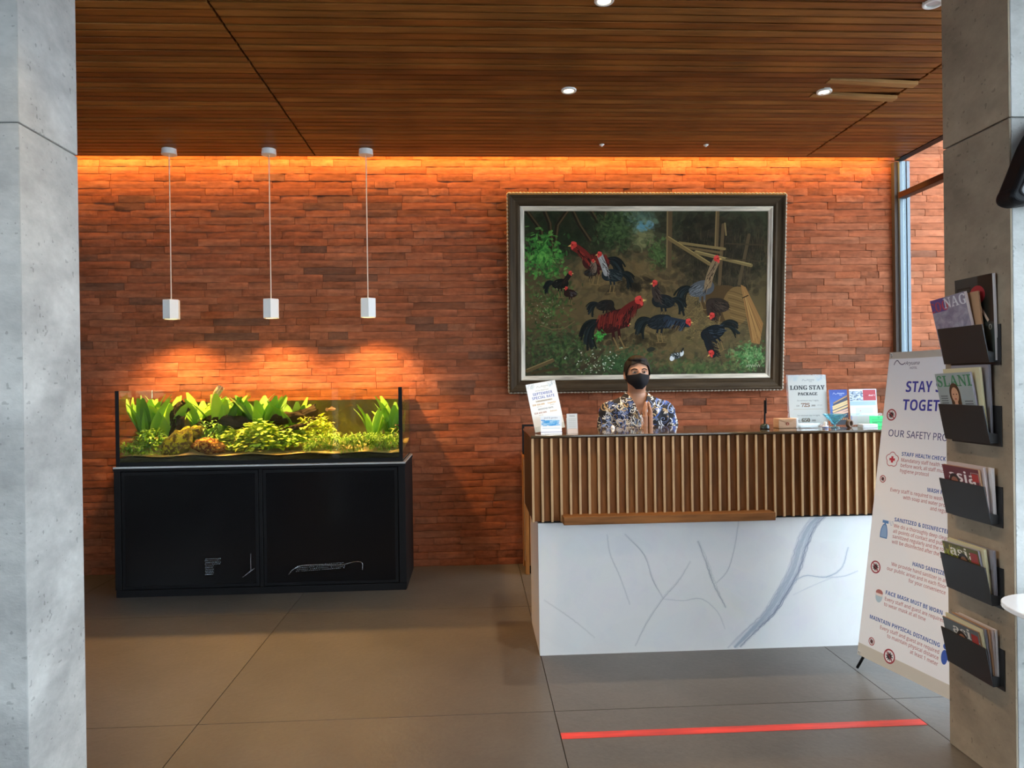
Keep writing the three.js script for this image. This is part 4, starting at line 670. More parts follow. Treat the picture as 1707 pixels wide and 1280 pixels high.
    const m = part('foliage', mergeGeometries(used.map((q) => merge(q[0])), true), used.map((q) => q[1]), g); m.userData.kind = 'stuff';
    part('stem', bar(V(x, hgt(x, z) - 0.01, z), V(x, hgt(x, z) + ry * 0.6, z), 0.004, 6), greens[2], g);
  };
  tuft('fern_plant', 208, -5.44, 0.10, 0.08, 200, 0.055, [greens[1], limes[2], greens[3]], 'low spiky green plant in the front corner near the concrete pillar', 0.2);
  tuft('fern_plant', 237, -5.50, 0.11, 0.17, 320, 0.05, [greens[1], greens[3], limes[2]], 'curly bright green bush before the tall plants near the concrete pillar', 0.35);
  tuft('fern_plant', 333, -5.56, 0.09, 0.21, 170, 0.065, [greens[0], greens[1]], 'star-leaved dark green plant on top of the mossy stone', 0.22);
  tuft('fern_plant', 330, -5.80, 0.15, 0.36, 260, 0.055, limes, 'yellow green bush rising behind the driftwood to the water surface', 0.4);
  tuft('leafy_bush', 378, -5.50, 0.12, 0.16, 300, 0.046, limes, 'yellow green leafy bush beside the red mossy rock', 0.7);
  tuft('leafy_bush', 420, -5.48, 0.17, 0.22, 520, 0.052, limes, 'big yellow green leafy mound in the middle of the tank', 0.75);
  tuft('leafy_bush', 470, -5.50, 0.15, 0.17, 380, 0.048, [limes[2], greens[3], limes[0]], 'green leafy mound before the curled driftwood', 0.7);
  tuft('leafy_bush', 510, -5.56, 0.16, 0.24, 460, 0.046, [limes[0], limes[1]], 'yellow leafy mound rising beside the curled driftwood', 0.6);
  tuft('leafy_bush', 400, -5.42, 0.05, 0.045, 60, 0.03, limes, 'tiny leafy clump on the sand before the middle mound', 0.7);
  tuft('carpet_plant', 545, -5.46, 0.18, 0.13, 620, 0.055, [greens[3], limes[2], greens[1]], 'fine-leaved green carpet beside the yellow leafy mound', 0.16);
  tuft('carpet_plant', 600, -5.45, 0.17, 0.12, 620, 0.055, [greens[3], limes[2], greens[1]], 'fine-leaved green carpet below the spiky plant', 0.16);
  tuft('carpet_plant', 645, -5.46, 0.13, 0.12, 460, 0.055, [greens[3], limes[2], greens[1]], 'fine-leaved green carpet in the front corner near the desk', 0.16);
  tuft('leafy_bush', 640, -5.54, 0.05, 0.15, 70, 0.05, [limes[1], limes[0]], 'yellow broad-leaved sprig between the two plants near the desk end', 0.55);
  tuft('red_plant', 659, -5.56, 0.03, 0.19, 50, 0.03, [leafMat([0.32, 0.02, 0.02]), leafMat([0.2, 0.02, 0.01])], 'small dark red leafed plant in the corner near the desk end', 0.6);
  tuft('pale_bud_plant', 580, -5.62, 0.13, 0.10, 26, 0.02, [leafMat([0.75, 0.75, 0.42]), leafMat([0.62, 0.68, 0.28])], 'sparse plant with pale round buds before the dark open water', 0.9);
  tuft('moss_patch', 232, -5.41, 0.12, 0.022, 200, 0.02, [limes[2], limes[0]], 'flat yellow green moss patch on the front soil', 0.5);
  // stones and driftwood
  const stone = (name, px, y, z, s, m, label, cat, seed, rough = 0.25) => {
    const g = new THREE.IcosahedronGeometry(1, 5), p = g.attributes.position;
    for (let i = 0; i < p.count; i++) { const v = V(p.getX(i), p.getY(i), p.getZ(i)), k = 1 + rough * (fbm(N1, v.x * 0.3 + seed, v.y * 0.3 + v.z * 0.21, 9, 9, 5, 0.6) - 0.5) * 2; p.setXYZ(i, v.x * s[0] * k, v.y * s[1] * k, v.z * s[2] * k); }
    const q = mergeVertices(strip(g), 1e-5); q.computeVertexNormals(); q.rotateZ(s[3] || 0).translate(PX(px), y, z); uvM(q); return single(name, q, m, label, cat);
  };
  const mossTex = dataTex(512, 512, (u, v) => { const k = fbm(N1, u, v, 14, 14, 5, 0.65); return k > 0.52 ? [0.62, 0.62, 0.12] : k > 0.45 ? [0.48, 0.46, 0.14] : [0.36, 0.30, 0.14]; }, true, [4, 4]);
  const redTex = dataTex(512, 512, (u, v) => { const k = fbm(N2, u, v, 20, 20, 5, 0.65); return k > 0.56 ? [0.75, 0.62, 0.28] : k > 0.46 ? [0.58, 0.32, 0.10] : [0.34, 0.14, 0.06]; }, true, [5, 5]);
  stone('mossy_stone', 287, 1.085, -5.47, [0.135, 0.085, 0.07, 0.75], std({ map: mossTex, bumpMap: concreteBump, bumpScale: 0.02, roughness: 0.95 }), 'tall leaning stone covered in yellow green moss', 'stone', 1.3, 0.3);
  stone('mossy_stone', 311, 1.16, -5.52, [0.085, 0.045, 0.06, 0.3], std({ map: mossTex, bumpMap: concreteBump, bumpScale: 0.02, roughness: 0.95 }), 'small moss-topped stone resting over the leaning stone', 'stone', 4.1, 0.3);
  stone('red_rock', 340, 1.062, -5.45, [0.115, 0.058, 0.07, -0.08], std({ map: redTex, bumpMap: concreteBump, bumpScale: 0.02, roughness: 0.95 }), 'low reddish brown mossy rock lying on the pale sand', 'rock', 2.2, 0.35);
  const bark = std({ color: lin(0.045, 0.028, 0.014), map: grainTex, bumpMap: grainBump, bumpScale: 0.01, roughness: 0.9 });
  const log = (pts, r, label, m = bark) => { const cv = new THREE.CatmullRomCurve3(pts.map(([px, y, z]) => V(PX(px), y, z))), g = new THREE.TubeGeometry(cv, 30, r, 10), p = g.attributes.position; for (let i = 0; i < p.count; i++) { const k = (fbm(N1, i * 0.013, (i % 11) * 0.09, 12, 12, 3) - 0.5) * r * 0.9; p.setXYZ(i, p.getX(i) + k, p.getY(i) + k, p.getZ(i) + k); } g.computeVertexNormals(); return single('driftwood', g, m, label, 'driftwood'); };
  log([[262, 1.06, -5.64], [270, 1.20, -5.66], [266, 1.30, -5.68], [280, 1.36, -5.70]], 0.05, 'dark upright driftwood stump beside the leaning mossy stone');
  log([[282, 1.12, -5.72], [330, 1.24, -5.70], [385, 1.22, -5.66], [440, 1.24, -5.64], [490, 1.27, -5.66], [512, 1.31, -5.68]], 0.045, 'long dark driftwood branch lying across the middle of the tank');
  log([[455, 1.15, -5.52], [480, 1.185, -5.53], [500, 1.20, -5.56], [512, 1.25, -5.60]], 0.02, 'curled brown driftwood twig above the green leafy mound');
  // shell ornament at the surface, one small fish
  log([[334, 1.24, -5.74], [330, 1.36, -5.70], [337, 1.44, -5.66], [346, 1.487, -5.64]], 0.026, 'pale driftwood tip poking out above the tank rim', std({ color: lin(0.72, 0.58, 0.38), map: grainTex, bumpMap: grainBump, bumpScale: 0.008, roughness: 0.9 }));
  const fish = thing('orange_fish', 'small pink orange fish swimming in the dark open water', 'fish', [PX(543), 1.315, -5.56], 0.2);
  const fm = std({ color: lin(0.70, 0.30, 0.14), roughness: 0.4 });
  part('body', new THREE.SphereGeometry(0.022, 16, 10).scale(1.3, 0.5, 0.35), fm, fish);
  part('tail_fin', blade(0.026, 0.03, 0.1, 3).rotateZ(Math.PI / 2 + 0.2).translate(-0.022, 0, 0), fm, fish); part('back_fin', blade(0.014, 0.02, 0.1, 3).translate(0.0, 0.008, 0), fm, fish);
}

// ---------------------------------------------------------------- safety banner on an X stand
{
  const W = 0.6, H = 1.551, K = 1280;
  const tex = canvasTex(768, 1985, (c, w, h) => {
    c.fillStyle = '#f4f6fb'; c.fillRect(0, 0, w, h);
    const m = (v) => v * K, blue = '#3b3fa8', dk = '#2b2f6e', red = '#a34a58';
    c.fillStyle = '#c9c2b6'; c.fillRect(0, 0, w, m(0.034)); c.fillStyle = '#cfc9be'; c.fillRect(0, h - m(0.06), w, m(0.06));
    c.strokeStyle = '#453a5c'; c.lineWidth = 5; c.beginPath(); c.moveTo(m(0.036), m(0.066)); c.quadraticCurveTo(m(0.05), m(0.03), m(0.065), m(0.052)); c.quadraticCurveTo(m(0.085), m(0.075), m(0.105), m(0.055)); c.stroke();
    const T = (s, x, y, px, col, al = 'left', st = '') => { c.fillStyle = col; c.font = `${st} ${m(px)}px sans-serif`; c.textAlign = al; c.fillText(s, m(x), m(y)); };
    T('Aryuana', 0.105, 0.066, 0.024, '#4d4766', 'left', 'italic'); T('HOTEL', 0.135, 0.088, 0.016, '#6d6880');
    T('STAY SAFE', 0.30, 0.203, 0.074, blue, 'center', 'bold'); T('TOGETHER', 0.30, 0.294, 0.074, blue, 'center', 'bold'); T('OUR SAFETY PROTOCOL', 0.30, 0.431, 0.0475, dk, 'center');
    const para = (head, lines, x, y, al) => { T(head, x, y, 0.0262, '#2f56a4', al, 'bold'); lines.forEach((l, i) => T(l, x, y + 0.029 + i * 0.0265, 0.0235, red, al)); };
    para('STAFF HEALTH CHECK', ['Mandatory staff health screening', 'before work, all staff must wear', 'hygiene protocol'], 0.137, 0.522, 'left');
    para('WASH HANDS', ['Every staff is required to wash hands', 'with soap and water properly', 'and regularly'], 0.482, 0.676, 'right');
    para('SANITIZED & DISINFECTED', ['We do a thoroughly deep cleaning on', 'all points of contact and public area', 'sanitized regularly and the room', 'will be disinfected after the guest'], 0.137, 0.848, 'left');
    para('HAND SANITIZER', ['We provide hand sanitizer in all', 'our public areas and in each floor', 'for your convenience'], 0.482, 1.035, 'right');
    para('FACE MASK MUST BE WORN', ['Every staff and guest are required', 'to wear mask at all time'], 0.135, 1.209, 'left');
    para('MAINTAIN PHYSICAL DISTANCING', ['Every staff and guest are required', 'to maintain physical distance', 'at least 1 meter'], 0.484, 1.352, 'right');
    const virus = (x, y, r) => { c.lineWidth = m(r * 0.2); c.strokeStyle = '#9c2836'; c.fillStyle = '#f2eff2'; c.beginPath(); c.arc(m(x), m(y), m(r * 0.88), 0, 7); c.fill(); c.stroke(); c.fillStyle = '#2a1a20'; c.beginPath(); c.arc(m(x), m(y), m(r * 0.42), 0, 7); c.fill(); for (let i = 0; i < 10; i++) { const a = i * 0.628; c.beginPath(); c.arc(m(x + Math.cos(a) * r * 0.52), m(y + Math.sin(a) * r * 0.52), m(r * 0.08), 0, 7); c.fill(); } c.lineWidth = m(r * 0.14); c.beginPath(); c.moveTo(m(x - r * 0.6), m(y - r * 0.6)); c.lineTo(m(x + r * 0.6), m(y + r * 0.6)); c.stroke(); };
    virus(0.053, 0.322, 0.030); virus(0.042, 0.650, 0.019); virus(0.057, 1.094, 0.032); virus(0.086, 1.458, 0.020); virus(0.205, 1.490, 0.035);
    c.strokeStyle = '#a8394a'; c.lineWidth = 4; c.beginPath(); for (let i = 0; i < 6; i++) { const a = i * 1.2566 - 1.5708; c.arc(m(0.086 + Math.cos(a) * 0.020), m(0.546 + Math.sin(a) * 0.020), m(0.017), a - 1.15, a + 1.15); } c.stroke(); c.fillStyle = '#c23248'; c.fillRect(m(0.080), m(0.530), m(0.012), m(0.032)); c.fillRect(m(0.070), m(0.540), m(0.032), m(0.012));
    c.strokeStyle = '#3c6fb4'; c.fillStyle = '#8fb2dc'; c.lineWidth = 5; c.beginPath(); c.moveTo(m(0.065), m(0.94)); c.quadraticCurveTo(m(0.060), m(0.90), m(0.078), m(0.875)); c.lineTo(m(0.094), m(0.875)); c.quadraticCurveTo(m(0.108), m(0.91), m(0.104), m(0.94)); c.closePath(); c.fill(); c.stroke(); c.fillStyle = '#5d8cc8'; c.fillRect(m(0.070), m(0.853), m(0.036), m(0.014)); c.fillRect(m(0.082), m(0.860), m(0.010), m(0.016)); for (let i = 0; i < 8; i++) { c.fillRect(m(0.112 + (i % 4) * 0.006), m(0.852 + (i % 3) * 0.008), 4, 4); }
    c.fillStyle = '#b9cfdc'; c.beginPath(); c.ellipse(m(0.099), m(1.228), m(0.022), m(0.032), 0, 0, 7); c.fill(); c.fillStyle = '#b06a66'; c.beginPath(); c.ellipse(m(0.099), m(1.212), m(0.022), m(0.016), 0, 0, 7); c.fill(); c.fillStyle = '#f0e3e0'; c.fillRect(m(0.079), m(1.216), m(0.04), m(0.012));
    c.fillStyle = '#3b5db8'; c.beginPath(); c.arc(m(0.512), m(1.338), m(0.012), 0, 7); c.fill(); c.beginPath(); c.ellipse(m(0.512), m(1.385), m(0.017), m(0.032), 0, 0, 7); c.fill(); c.fillRect(m(0.53), m(1.38), m(0.036), m(0.008)); c.beginPath(); c.moveTo(m(0.522), m(1.384)); c.lineTo(m(0.538), m(1.370)); c.lineTo(m(0.538), m(1.398)); c.fill();
  });
  const t = thing('safety_banner', 'white printed safety protocol banner on a black X stand beside the desk', 'banner', [1.932, 0, -3.641]);
  // local axes: x along the banner, y up its slope, z out of its face
  const U = V(0.212, 0, 0.977).normalize(), Vv = V(2.15 - 1.932, 1.625 - 0.09, -3.688 + 3.641).normalize(), Nn = U.clone().cross(Vv).normalize();
  const g = new THREE.PlaneGeometry(W, H, 12, 20).translate(W / 2, H / 2, 0); const p = g.attributes.position;
  for (let i = 0; i < p.count; i++) { const x = p.getX(i) / W, y = p.getY(i) / H; p.setZ(i, 0.006 * Math.sin(x * 9 + y * 3) * Math.sin(Math.PI * x) * (0.4 + y) - 0.014 * Math.sin(Math.PI * x) * Math.sin(Math.PI * y)); }
  g.computeVertexNormals();
  const basis = new THREE.Matrix4().makeBasis(U, Vv, Nn).setPosition(0, 0.09, 0);
  part('printed_sheet', g.clone().applyMatrix4(basis), phy({ map: tex, roughness: 0.5, side: THREE.DoubleSide }), t);
  const at = (x, y, z = -0.03) => V(x, y, z).applyMatrix4(basis), hub = at(W / 2, H * 0.42, -0.07);
  for (const [x, y] of [[0.004, 0.012], [W - 0.004, 0.012]]) { const e = at(x, y, 0.004), f = e.clone().setY(0.008).add(V(-0.03 * Nn.x + (x < 0.1 ? -0.012 : 0.01), 0, x < 0.1 ? -0.035 : 0.03)); part('leg', bar(hub, f, 0.0075, 8), black, t); }
  for (const x of [0.012, W - 0.012]) part('arm', bar(hub, at(x, H - 0.012, -0.004), 0.005, 8), black, t);
  part('rear_leg', bar(hub, V(hub.x + 0.42, 0.008, hub.z - 0.09), 0.0075, 8), black, t);
  part('hub', new THREE.SphereGeometry(0.02, 14, 10).translate(hub.x, hub.y, hub.z), black, t);
  for (const [x, y] of [[0.014, 0.014], [W - 0.014, 0.014], [0.014, H - 0.014], [W - 0.014, H - 0.014]]) { const e = at(x, y, 0.002), q = part('eyelet', new THREE.TorusGeometry(0.006, 0.0022, 6, 14).applyMatrix4(new THREE.Matrix4().makeBasis(U, Vv, Nn)).translate(e.x, e.y, e.z), silver, t); }
}

// ---------------------------------------------------------------- magazine racks on the taupe pillar
{
  const covers = [];
  const cover = (fn) => std({ map: canvasTex(300, 400, fn), roughness: 0.35 });
  const figure = (c, w, h, hair, skin, dress, x = 0.5) => { c.fillStyle = hair; c.beginPath(); c.ellipse(w * x, h * 0.32, w * 0.15, h * 0.17, 0, 0, 7); c.fill(); c.fillRect(w * (x - 0.13), h * 0.34, w * 0.28, h * 0.3); c.fillStyle = skin; c.beginPath(); c.ellipse(w * x, h * 0.33, w * 0.10, h * 0.115, 0, 0, 7); c.fill(); c.fillRect(w * (x - 0.045), h * 0.42, w * 0.09, h * 0.08); c.fillStyle = dress; c.beginPath(); c.moveTo(w * (x - 0.28), h); c.quadraticCurveTo(w * (x - 0.26), h * 0.5, w * x, h * 0.5); c.quadraticCurveTo(w * (x + 0.26), h * 0.5, w * (x + 0.3), h); c.fill(); c.fillStyle = '#3a1f1a'; c.fillRect(w * (x - 0.06), h * 0.315, w * 0.035, 5); c.fillRect(w * (x + 0.025), h * 0.315, w * 0.035, 5); c.fillStyle = '#a0403c'; c.fillRect(w * (x - 0.025), h * 0.385, w * 0.05, 6); };
  const io = cover((c, w, h) => { c.fillStyle = '#3d4440'; c.fillRect(0, 0, w, h); c.fillStyle = '#20241f'; c.fillRect(w * 0.62, 0, w * 0.38, h * 0.55); c.strokeStyle = '#171a16'; c.lineWidth = 6; c.strokeRect(w * 0.08, h * 0.12, w * 0.34, h * 0.2); C(c, 'IO', w * 0.25, h * 0.27, 62, '#171a16', 'serif', 'bold'); c.fillStyle = '#a8323a'; c.beginPath(); c.ellipse(w * 0.6, h * 0.22, w * 0.2, h * 0.11, 0, 0, 7); c.fill(); c.fillStyle = '#2a1714'; c.beginPath(); c.ellipse(w * 0.58, h * 0.47, w * 0.17, h * 0.15, 0, 0, 7); c.fill(); c.fillStyle = '#7a4a38'; c.fillRect(w * 0.5, h * 0.5, w * 0.14, h * 0.2); c.fillStyle = '#c4573f'; c.beginPath(); c.moveTo(w * 0.32, h); c.quadraticCurveTo(w * 0.36, h * 0.66, w * 0.58, h * 0.68); c.quadraticCurveTo(w * 0.82, h * 0.68, w * 0.84, h); c.fill(); c.strokeStyle = '#d8b9a4'; c.lineWidth = 16; c.beginPath(); c.moveTo(w * 0.36, h * 0.58); c.lineTo(w * 0.66, h * 0.36); c.lineTo(w * 0.86, h * 0.54); c.stroke(); C(c, 'O', w * 0.9, h * 0.64, 34, '#c9cfc4', 'serif', 'bold'); });
  const nav = cover((c, w, h) => { c.fillStyle = '#8f8b9c'; c.fillRect(0, 0, w, h); const R = rng(9); for (let i = 0; i < 200; i++) { c.fillStyle = `hsla(${230 + R() * 60},8%,${45 + R() * 30}%,0.35)`; c.beginPath(); c.ellipse(R() * w, h * 0.25 + R() * h * 0.75, 20 + R() * 40, 8 + R() * 18, R() * 3, 0, 7); c.fill(); } c.fillStyle = '#5d4a88'; c.fillRect(0, 0, w * 0.42, h * 0.2); C(c, 'COO', w * 0.22, h * 0.19, 78, '#b5424e', 'serif', 'bold'); C(c, 'NAG', w * 0.7, h * 0.17, 84, '#dcdfe4', 'serif', 'bold'); c.fillStyle = '#7d4428'; c.fillRect(w * 0.3, h * 0.9, w * 0.14, h * 0.1); });
  const lady = cover((c, w, h) => { c.fillStyle = '#97a3a4'; c.fillRect(0, 0, w, h); C(c, 'ISLAND', w * 0.5, h * 0.2, 92, '#2e7a4f', 'serif', 'bold'); figure(c, w, h, '#4b3523', '#c99a7c', '#5b7bab', 0.48); for (let i = 0; i < 5; i++) { c.fillStyle = '#4a5052'; c.fillRect(w * 0.06, h * (0.34 + i * 0.035), w * 0.2, 5); c.fillRect(w * 0.72, h * (0.42 + i * 0.04), w * 0.22, 5); } c.fillStyle = '#2c5a2f'; c.fillRect(0, h * 0.72, w * 0.25, h * 0.28); C(c, 'Style Edition', w * 0.7, h * 0.82, 34, '#f0ead8', 'serif', 'italic'); });
  const asia = cover((c, w, h) => { c.fillStyle = '#6a2c35'; c.fillRect(0, 0, w, h); C(c, 'asia', w * 0.52, h * 0.30, 120, '#f0e6e4', 'sans-serif', 'bold'); c.fillStyle = '#b5322c'; c.fillRect(w * 0.8, h * 0.10, w * 0.17, h * 0.15); c.strokeStyle = '#d8c4b8'; c.lineWidth = 3; c.strokeRect(w * 0.78, h * 0.08, w * 0.2, h * 0.28); figure(c, w, h, '#2b1a18', '#9a6048', '#43202a', 0.3); });
  const gold = cover((c, w, h) => { c.fillStyle = '#5d5a2a'; c.fillRect(0, 0, w, h); const R = rng(12); for (let i = 0; i < 160; i++) { c.fillStyle = `hsl(${45 + R() * 25},55%,${18 + R() * 40}%)`; c.fillRect(R() * w * 0.5, R() * h, 8, 20 + R() * 40); } C(c, 'asia', w * 0.55, h * 0.24, 110, '#ece4d6', 'serif', 'bold'); figure(c, w, h, '#1f1512', '#8d6248', '#3a2a22', 0.55); c.fillStyle = '#a2302c'; c.fillRect(w * 0.76, h * 0.08, w * 0.2, h * 0.2); });
  const grey = cover((c, w, h) => { c.fillStyle = '#5d6466'; c.fillRect(0, 0, w, h); C(c, 'asia', w * 0.62, h * 0.25, 110, '#dcd6cc', 'serif', 'bold'); figure(c, w, h, '#22140f', '#a86a4c', '#55383a', 0.5); c.fillStyle = '#a2302c'; c.fillRect(w * 0.78, h * 0.1, w * 0.18, h * 0.2); });
  const pages = ['#d8d0cc', '#c9b9b4', '#b98f6a', '#8e8a90', '#cfc6a0', '#a9a4ae'].map((q) => std({ color: q, roughness: 0.6 }));
  const where = ['topmost rack', 'second rack from the top', 'third rack from the top', 'fourth rack from the top', 'lowest rack'];
  const Y0 = [1.537, 1.238, 0.941, 0.643, 0.345], FX = 1.923;
  const ZA = -2.857, ZB = -2.579;                       // far and near end of a rack on the pillar side
  const mag = (i, k, off, y, lean, cov, label, dz = 0, roll = 0, th = 0.006, hh = 0.275) => {
    const g = thing('magazine', label, 'magazine', [FX - off, y, (ZA + ZB) / 2 + dz], -Math.PI / 2, 'magazines in the racks');
    const q = new THREE.Group(); q.name = 'magazine_block'; q.rotation.set(lean, 0, roll); g.add(q);
    const pg = pages[(i * 3 + k) % 6];
    part('pages', rbox(-0.103, 0.103, 0.001, hh - 0.002, 0.001, th, 0.0006, 1), pg, q);
    part('cover', new THREE.BoxGeometry(0.21, hh, 0.001).translate(0, hh / 2, th + 0.0006), [pg, pg, pg, pg, cov || pg, pg], q);
    part('back_cover', box(-0.105, 0.105, 0, hh, -0.0006, 0.0005), pg, q);
  };
  Y0.forEach((y, i) => {
    const t = thing('magazine_rack', 'black wall rack for magazines on the taupe pillar, the ' + where[i], 'magazine rack', [FX, y, 0], 0, 'magazine racks on the pillar');
    part('back_plate', rbox(-0.005, -0.001, 0, 0.15, ZA, ZB, 0.0008, 1), blackPlastic, t);
    // leaning front panel, folded up from the foot of the plate
    const pr = new THREE.Shape([[-0.004, 0.012], [-0.034, 0.010], [-0.062, 0.150], [-0.0585, 0.151], [-0.032, 0.015], [-0.004, 0.016]].map((q) => new THREE.Vector2(...q)));
    part('front_panel', new THREE.ExtrudeGeometry(pr, { depth: ZB - ZA - 0.02, bevelEnabled: false }).translate(0, 0, ZA + 0.002), blackPlastic, t);
    const sd = new THREE.Shape([[-0.004, 0.016], [-0.031, 0.016], [-0.038, 0.052], [-0.004, 0.045]].map((q) => new THREE.Vector2(...q)));
    for (const z of [ZA + 0.002, ZB - 0.020]) part('gusset', new THREE.ExtrudeGeometry(sd, { depth: 0.002, bevelEnabled: false }).translate(0, 0, z), blackPlastic, t);
  });
  const B = (i) => Y0[i] + 0.0175;
  mag(0, 0, 0.002, B(0), 0.03, io, 'dark grey fashion magazine with a figure in coral in the topmost rack', 0.020, 0.0, 0.010, 0.32);
  mag(0, 1, 0.017, B(0), 0.17, nav, 'pale violet magazine leaning out of the topmost rack', -0.045, 0.07, 0.010, 0.262);
  mag(0, 2, 0.0145, B(0), 0.10, null, 'plain grey magazine between the violet and the coral covers in the topmost rack', -0.02, 0.02, 0.004, 0.26);
  mag(1, 0, 0.010, B(1), 0.03, null, 'plain pale magazine at the back of the second rack from the top', 0.0, 0, 0.008, 0.285);
  mag(1, 1, 0.020, B(1), 0.09, null, 'brown edged magazine in the middle of the second rack from the top', -0.008, 0.02, 0.007);
  mag(1, 2, 0.022, B(1), 0.17, lady, 'pale green magazine with a long-haired figure in a blue jacket', -0.028, 0.03, 0.006, 0.26);
  mag(2, 0, 0.010, B(2), 0.04, null, 'white edged magazine at the back of the third rack from the top', 0.012, 0, 0.010, 0.20);
  mag(2, 1, 0.018, B(2), 0.12, null, 'mauve edged magazine in the middle of the third rack from the top', 0, 0.0, 0.008, 0.205);
  mag(2, 2, 0.022, B(2), 0.18, asia, 'dark red magazine in the third rack from the top', -0.01, 0.0, 0.006, 0.195);
  mag(3, 0, 0.010, B(3), 0.04, null, 'white edged magazine at the back of the fourth rack from the top', 0.014, 0, 0.010, 0.195);
  mag(3, 1, 0.018, B(3), 0.13, null, 'tan edged magazine in the middle of the fourth rack from the top', 0, 0, 0.008, 0.20);
  mag(3, 2, 0.022, B(3), 0.185, gold, 'olive and gold magazine in the fourth rack from the top', -0.012, 0.02, 0.006, 0.19);
  for (let k = 0; k < 5; k++) mag(4, k, 0.006 + k * 0.0045, B(4), 0.03 + k * 0.032, null, ['first', 'second', 'third', 'fourth', 'fifth'][k] + ' thin magazine from the pillar in the crowded lowest rack', 0.01 - k * 0.004, 0, 0.0036, 0.20);
  mag(4, 2, 0.0265, B(4), 0.188, grey, 'grey magazine with a portrait in front of the crowded lowest rack', -0.014, 0.02, 0.003, 0.185);
}

// ---------------------------------------------------------------- white table and wall speaker by the pillar
{
  const t = thing('side_table', 'white table with rounded corners and splayed timber legs before the taupe pillar', 'table', [0, 0, 0]);
  const s = new THREE.Shape(), x0 = 1.712, x1 = 2.55, z0 = -2.425, z1 = -1.75, r = 0.20;
  s.moveTo(x0 + r, -z0); s.lineTo(x1 - r, -z0); s.quadraticCurveTo(x1, -z0, x1, -z0 - r); s.lineTo(x1, -z1 + r); s.quadraticCurveTo(x1, -z1, x1 - r, -z1); s.lineTo(x0 + r, -z1); s.quadraticCurveTo(x0, -z1, x0, -z1 + r); s.lineTo(x0, -z0 - r); s.quadraticCurveTo(x0, -z0, x0 + r, -z0);
  part('table_top', new THREE.ExtrudeGeometry(s, { depth: 0.010, bevelEnabled: true, bevelSize: 0.003, bevelThickness: 0.003, bevelSegments: 2, curveSegments: 16 }).rotateX(-Math.PI / 2).translate(0, 0.737, 0), whiteGloss, t);
  for (const [x, z] of [[1, 1], [-1, 1], [1, -1], [-1, -1]]) { const cx = 2.131, cz = -2.0875, g = new THREE.CylinderGeometry(0.022, 0.013, 0.735, 14); const b = V(cx + x * 0.34, 0.002, cz + z * 0.25), e = V(cx + x * 0.24, 0.734, cz + z * 0.16), d = e.clone().sub(b); g.applyQuaternion(new THREE.Quaternion().setFromUnitVectors(V(0, 1, 0), d.clone().normalize())).translate((b.x + e.x) / 2, (b.y + e.y) / 2, (b.z + e.z) / 2); part('leg', g, wood(lin(0.32, 0.16, 0.06)), t); }
  const k = thing('wall_speaker', 'dark grey rounded device with a black rim mounted high on the pillar front', 'speaker', [1.985, 2.23, -2.528]);
  const sp = new THREE.Shape(); sp.moveTo(-0.11, -0.09); sp.quadraticCurveTo(-0.135, -0.125, -0.09, -0.13); sp.lineTo(0.16, -0.10); sp.quadraticCurveTo(0.20, -0.09, 0.19, -0.04); sp.lineTo(0.15, 0.16); sp.quadraticCurveTo(0.13, 0.2, 0.09, 0.19); sp.lineTo(0.02, 0.15); sp.quadraticCurveTo(-0.02, 0.12, -0.05, 0.05); sp.closePath();
  part('rim', new THREE.ExtrudeGeometry(sp, { depth: 0.05, bevelEnabled: true, bevelSize: 0.012, bevelThickness: 0.02, bevelSegments: 4 }).translate(0, 0, 0.03), black, k);
  part('face', new THREE.ExtrudeGeometry(sp, { depth: 0.004, bevelEnabled: true, bevelSize: 0.002, bevelThickness: 0.003, bevelSegments: 2 }).scale(0.88, 0.88, 1).translate(0.004, 0, 0.10), std({ color: lin(0.085, 0.088, 0.092), roughness: 0.5 }), k);
  part('bracket', rbox(-0.03, 0.05, -0.03, 0.05, 0, 0.03, 0.004), black, k);
}

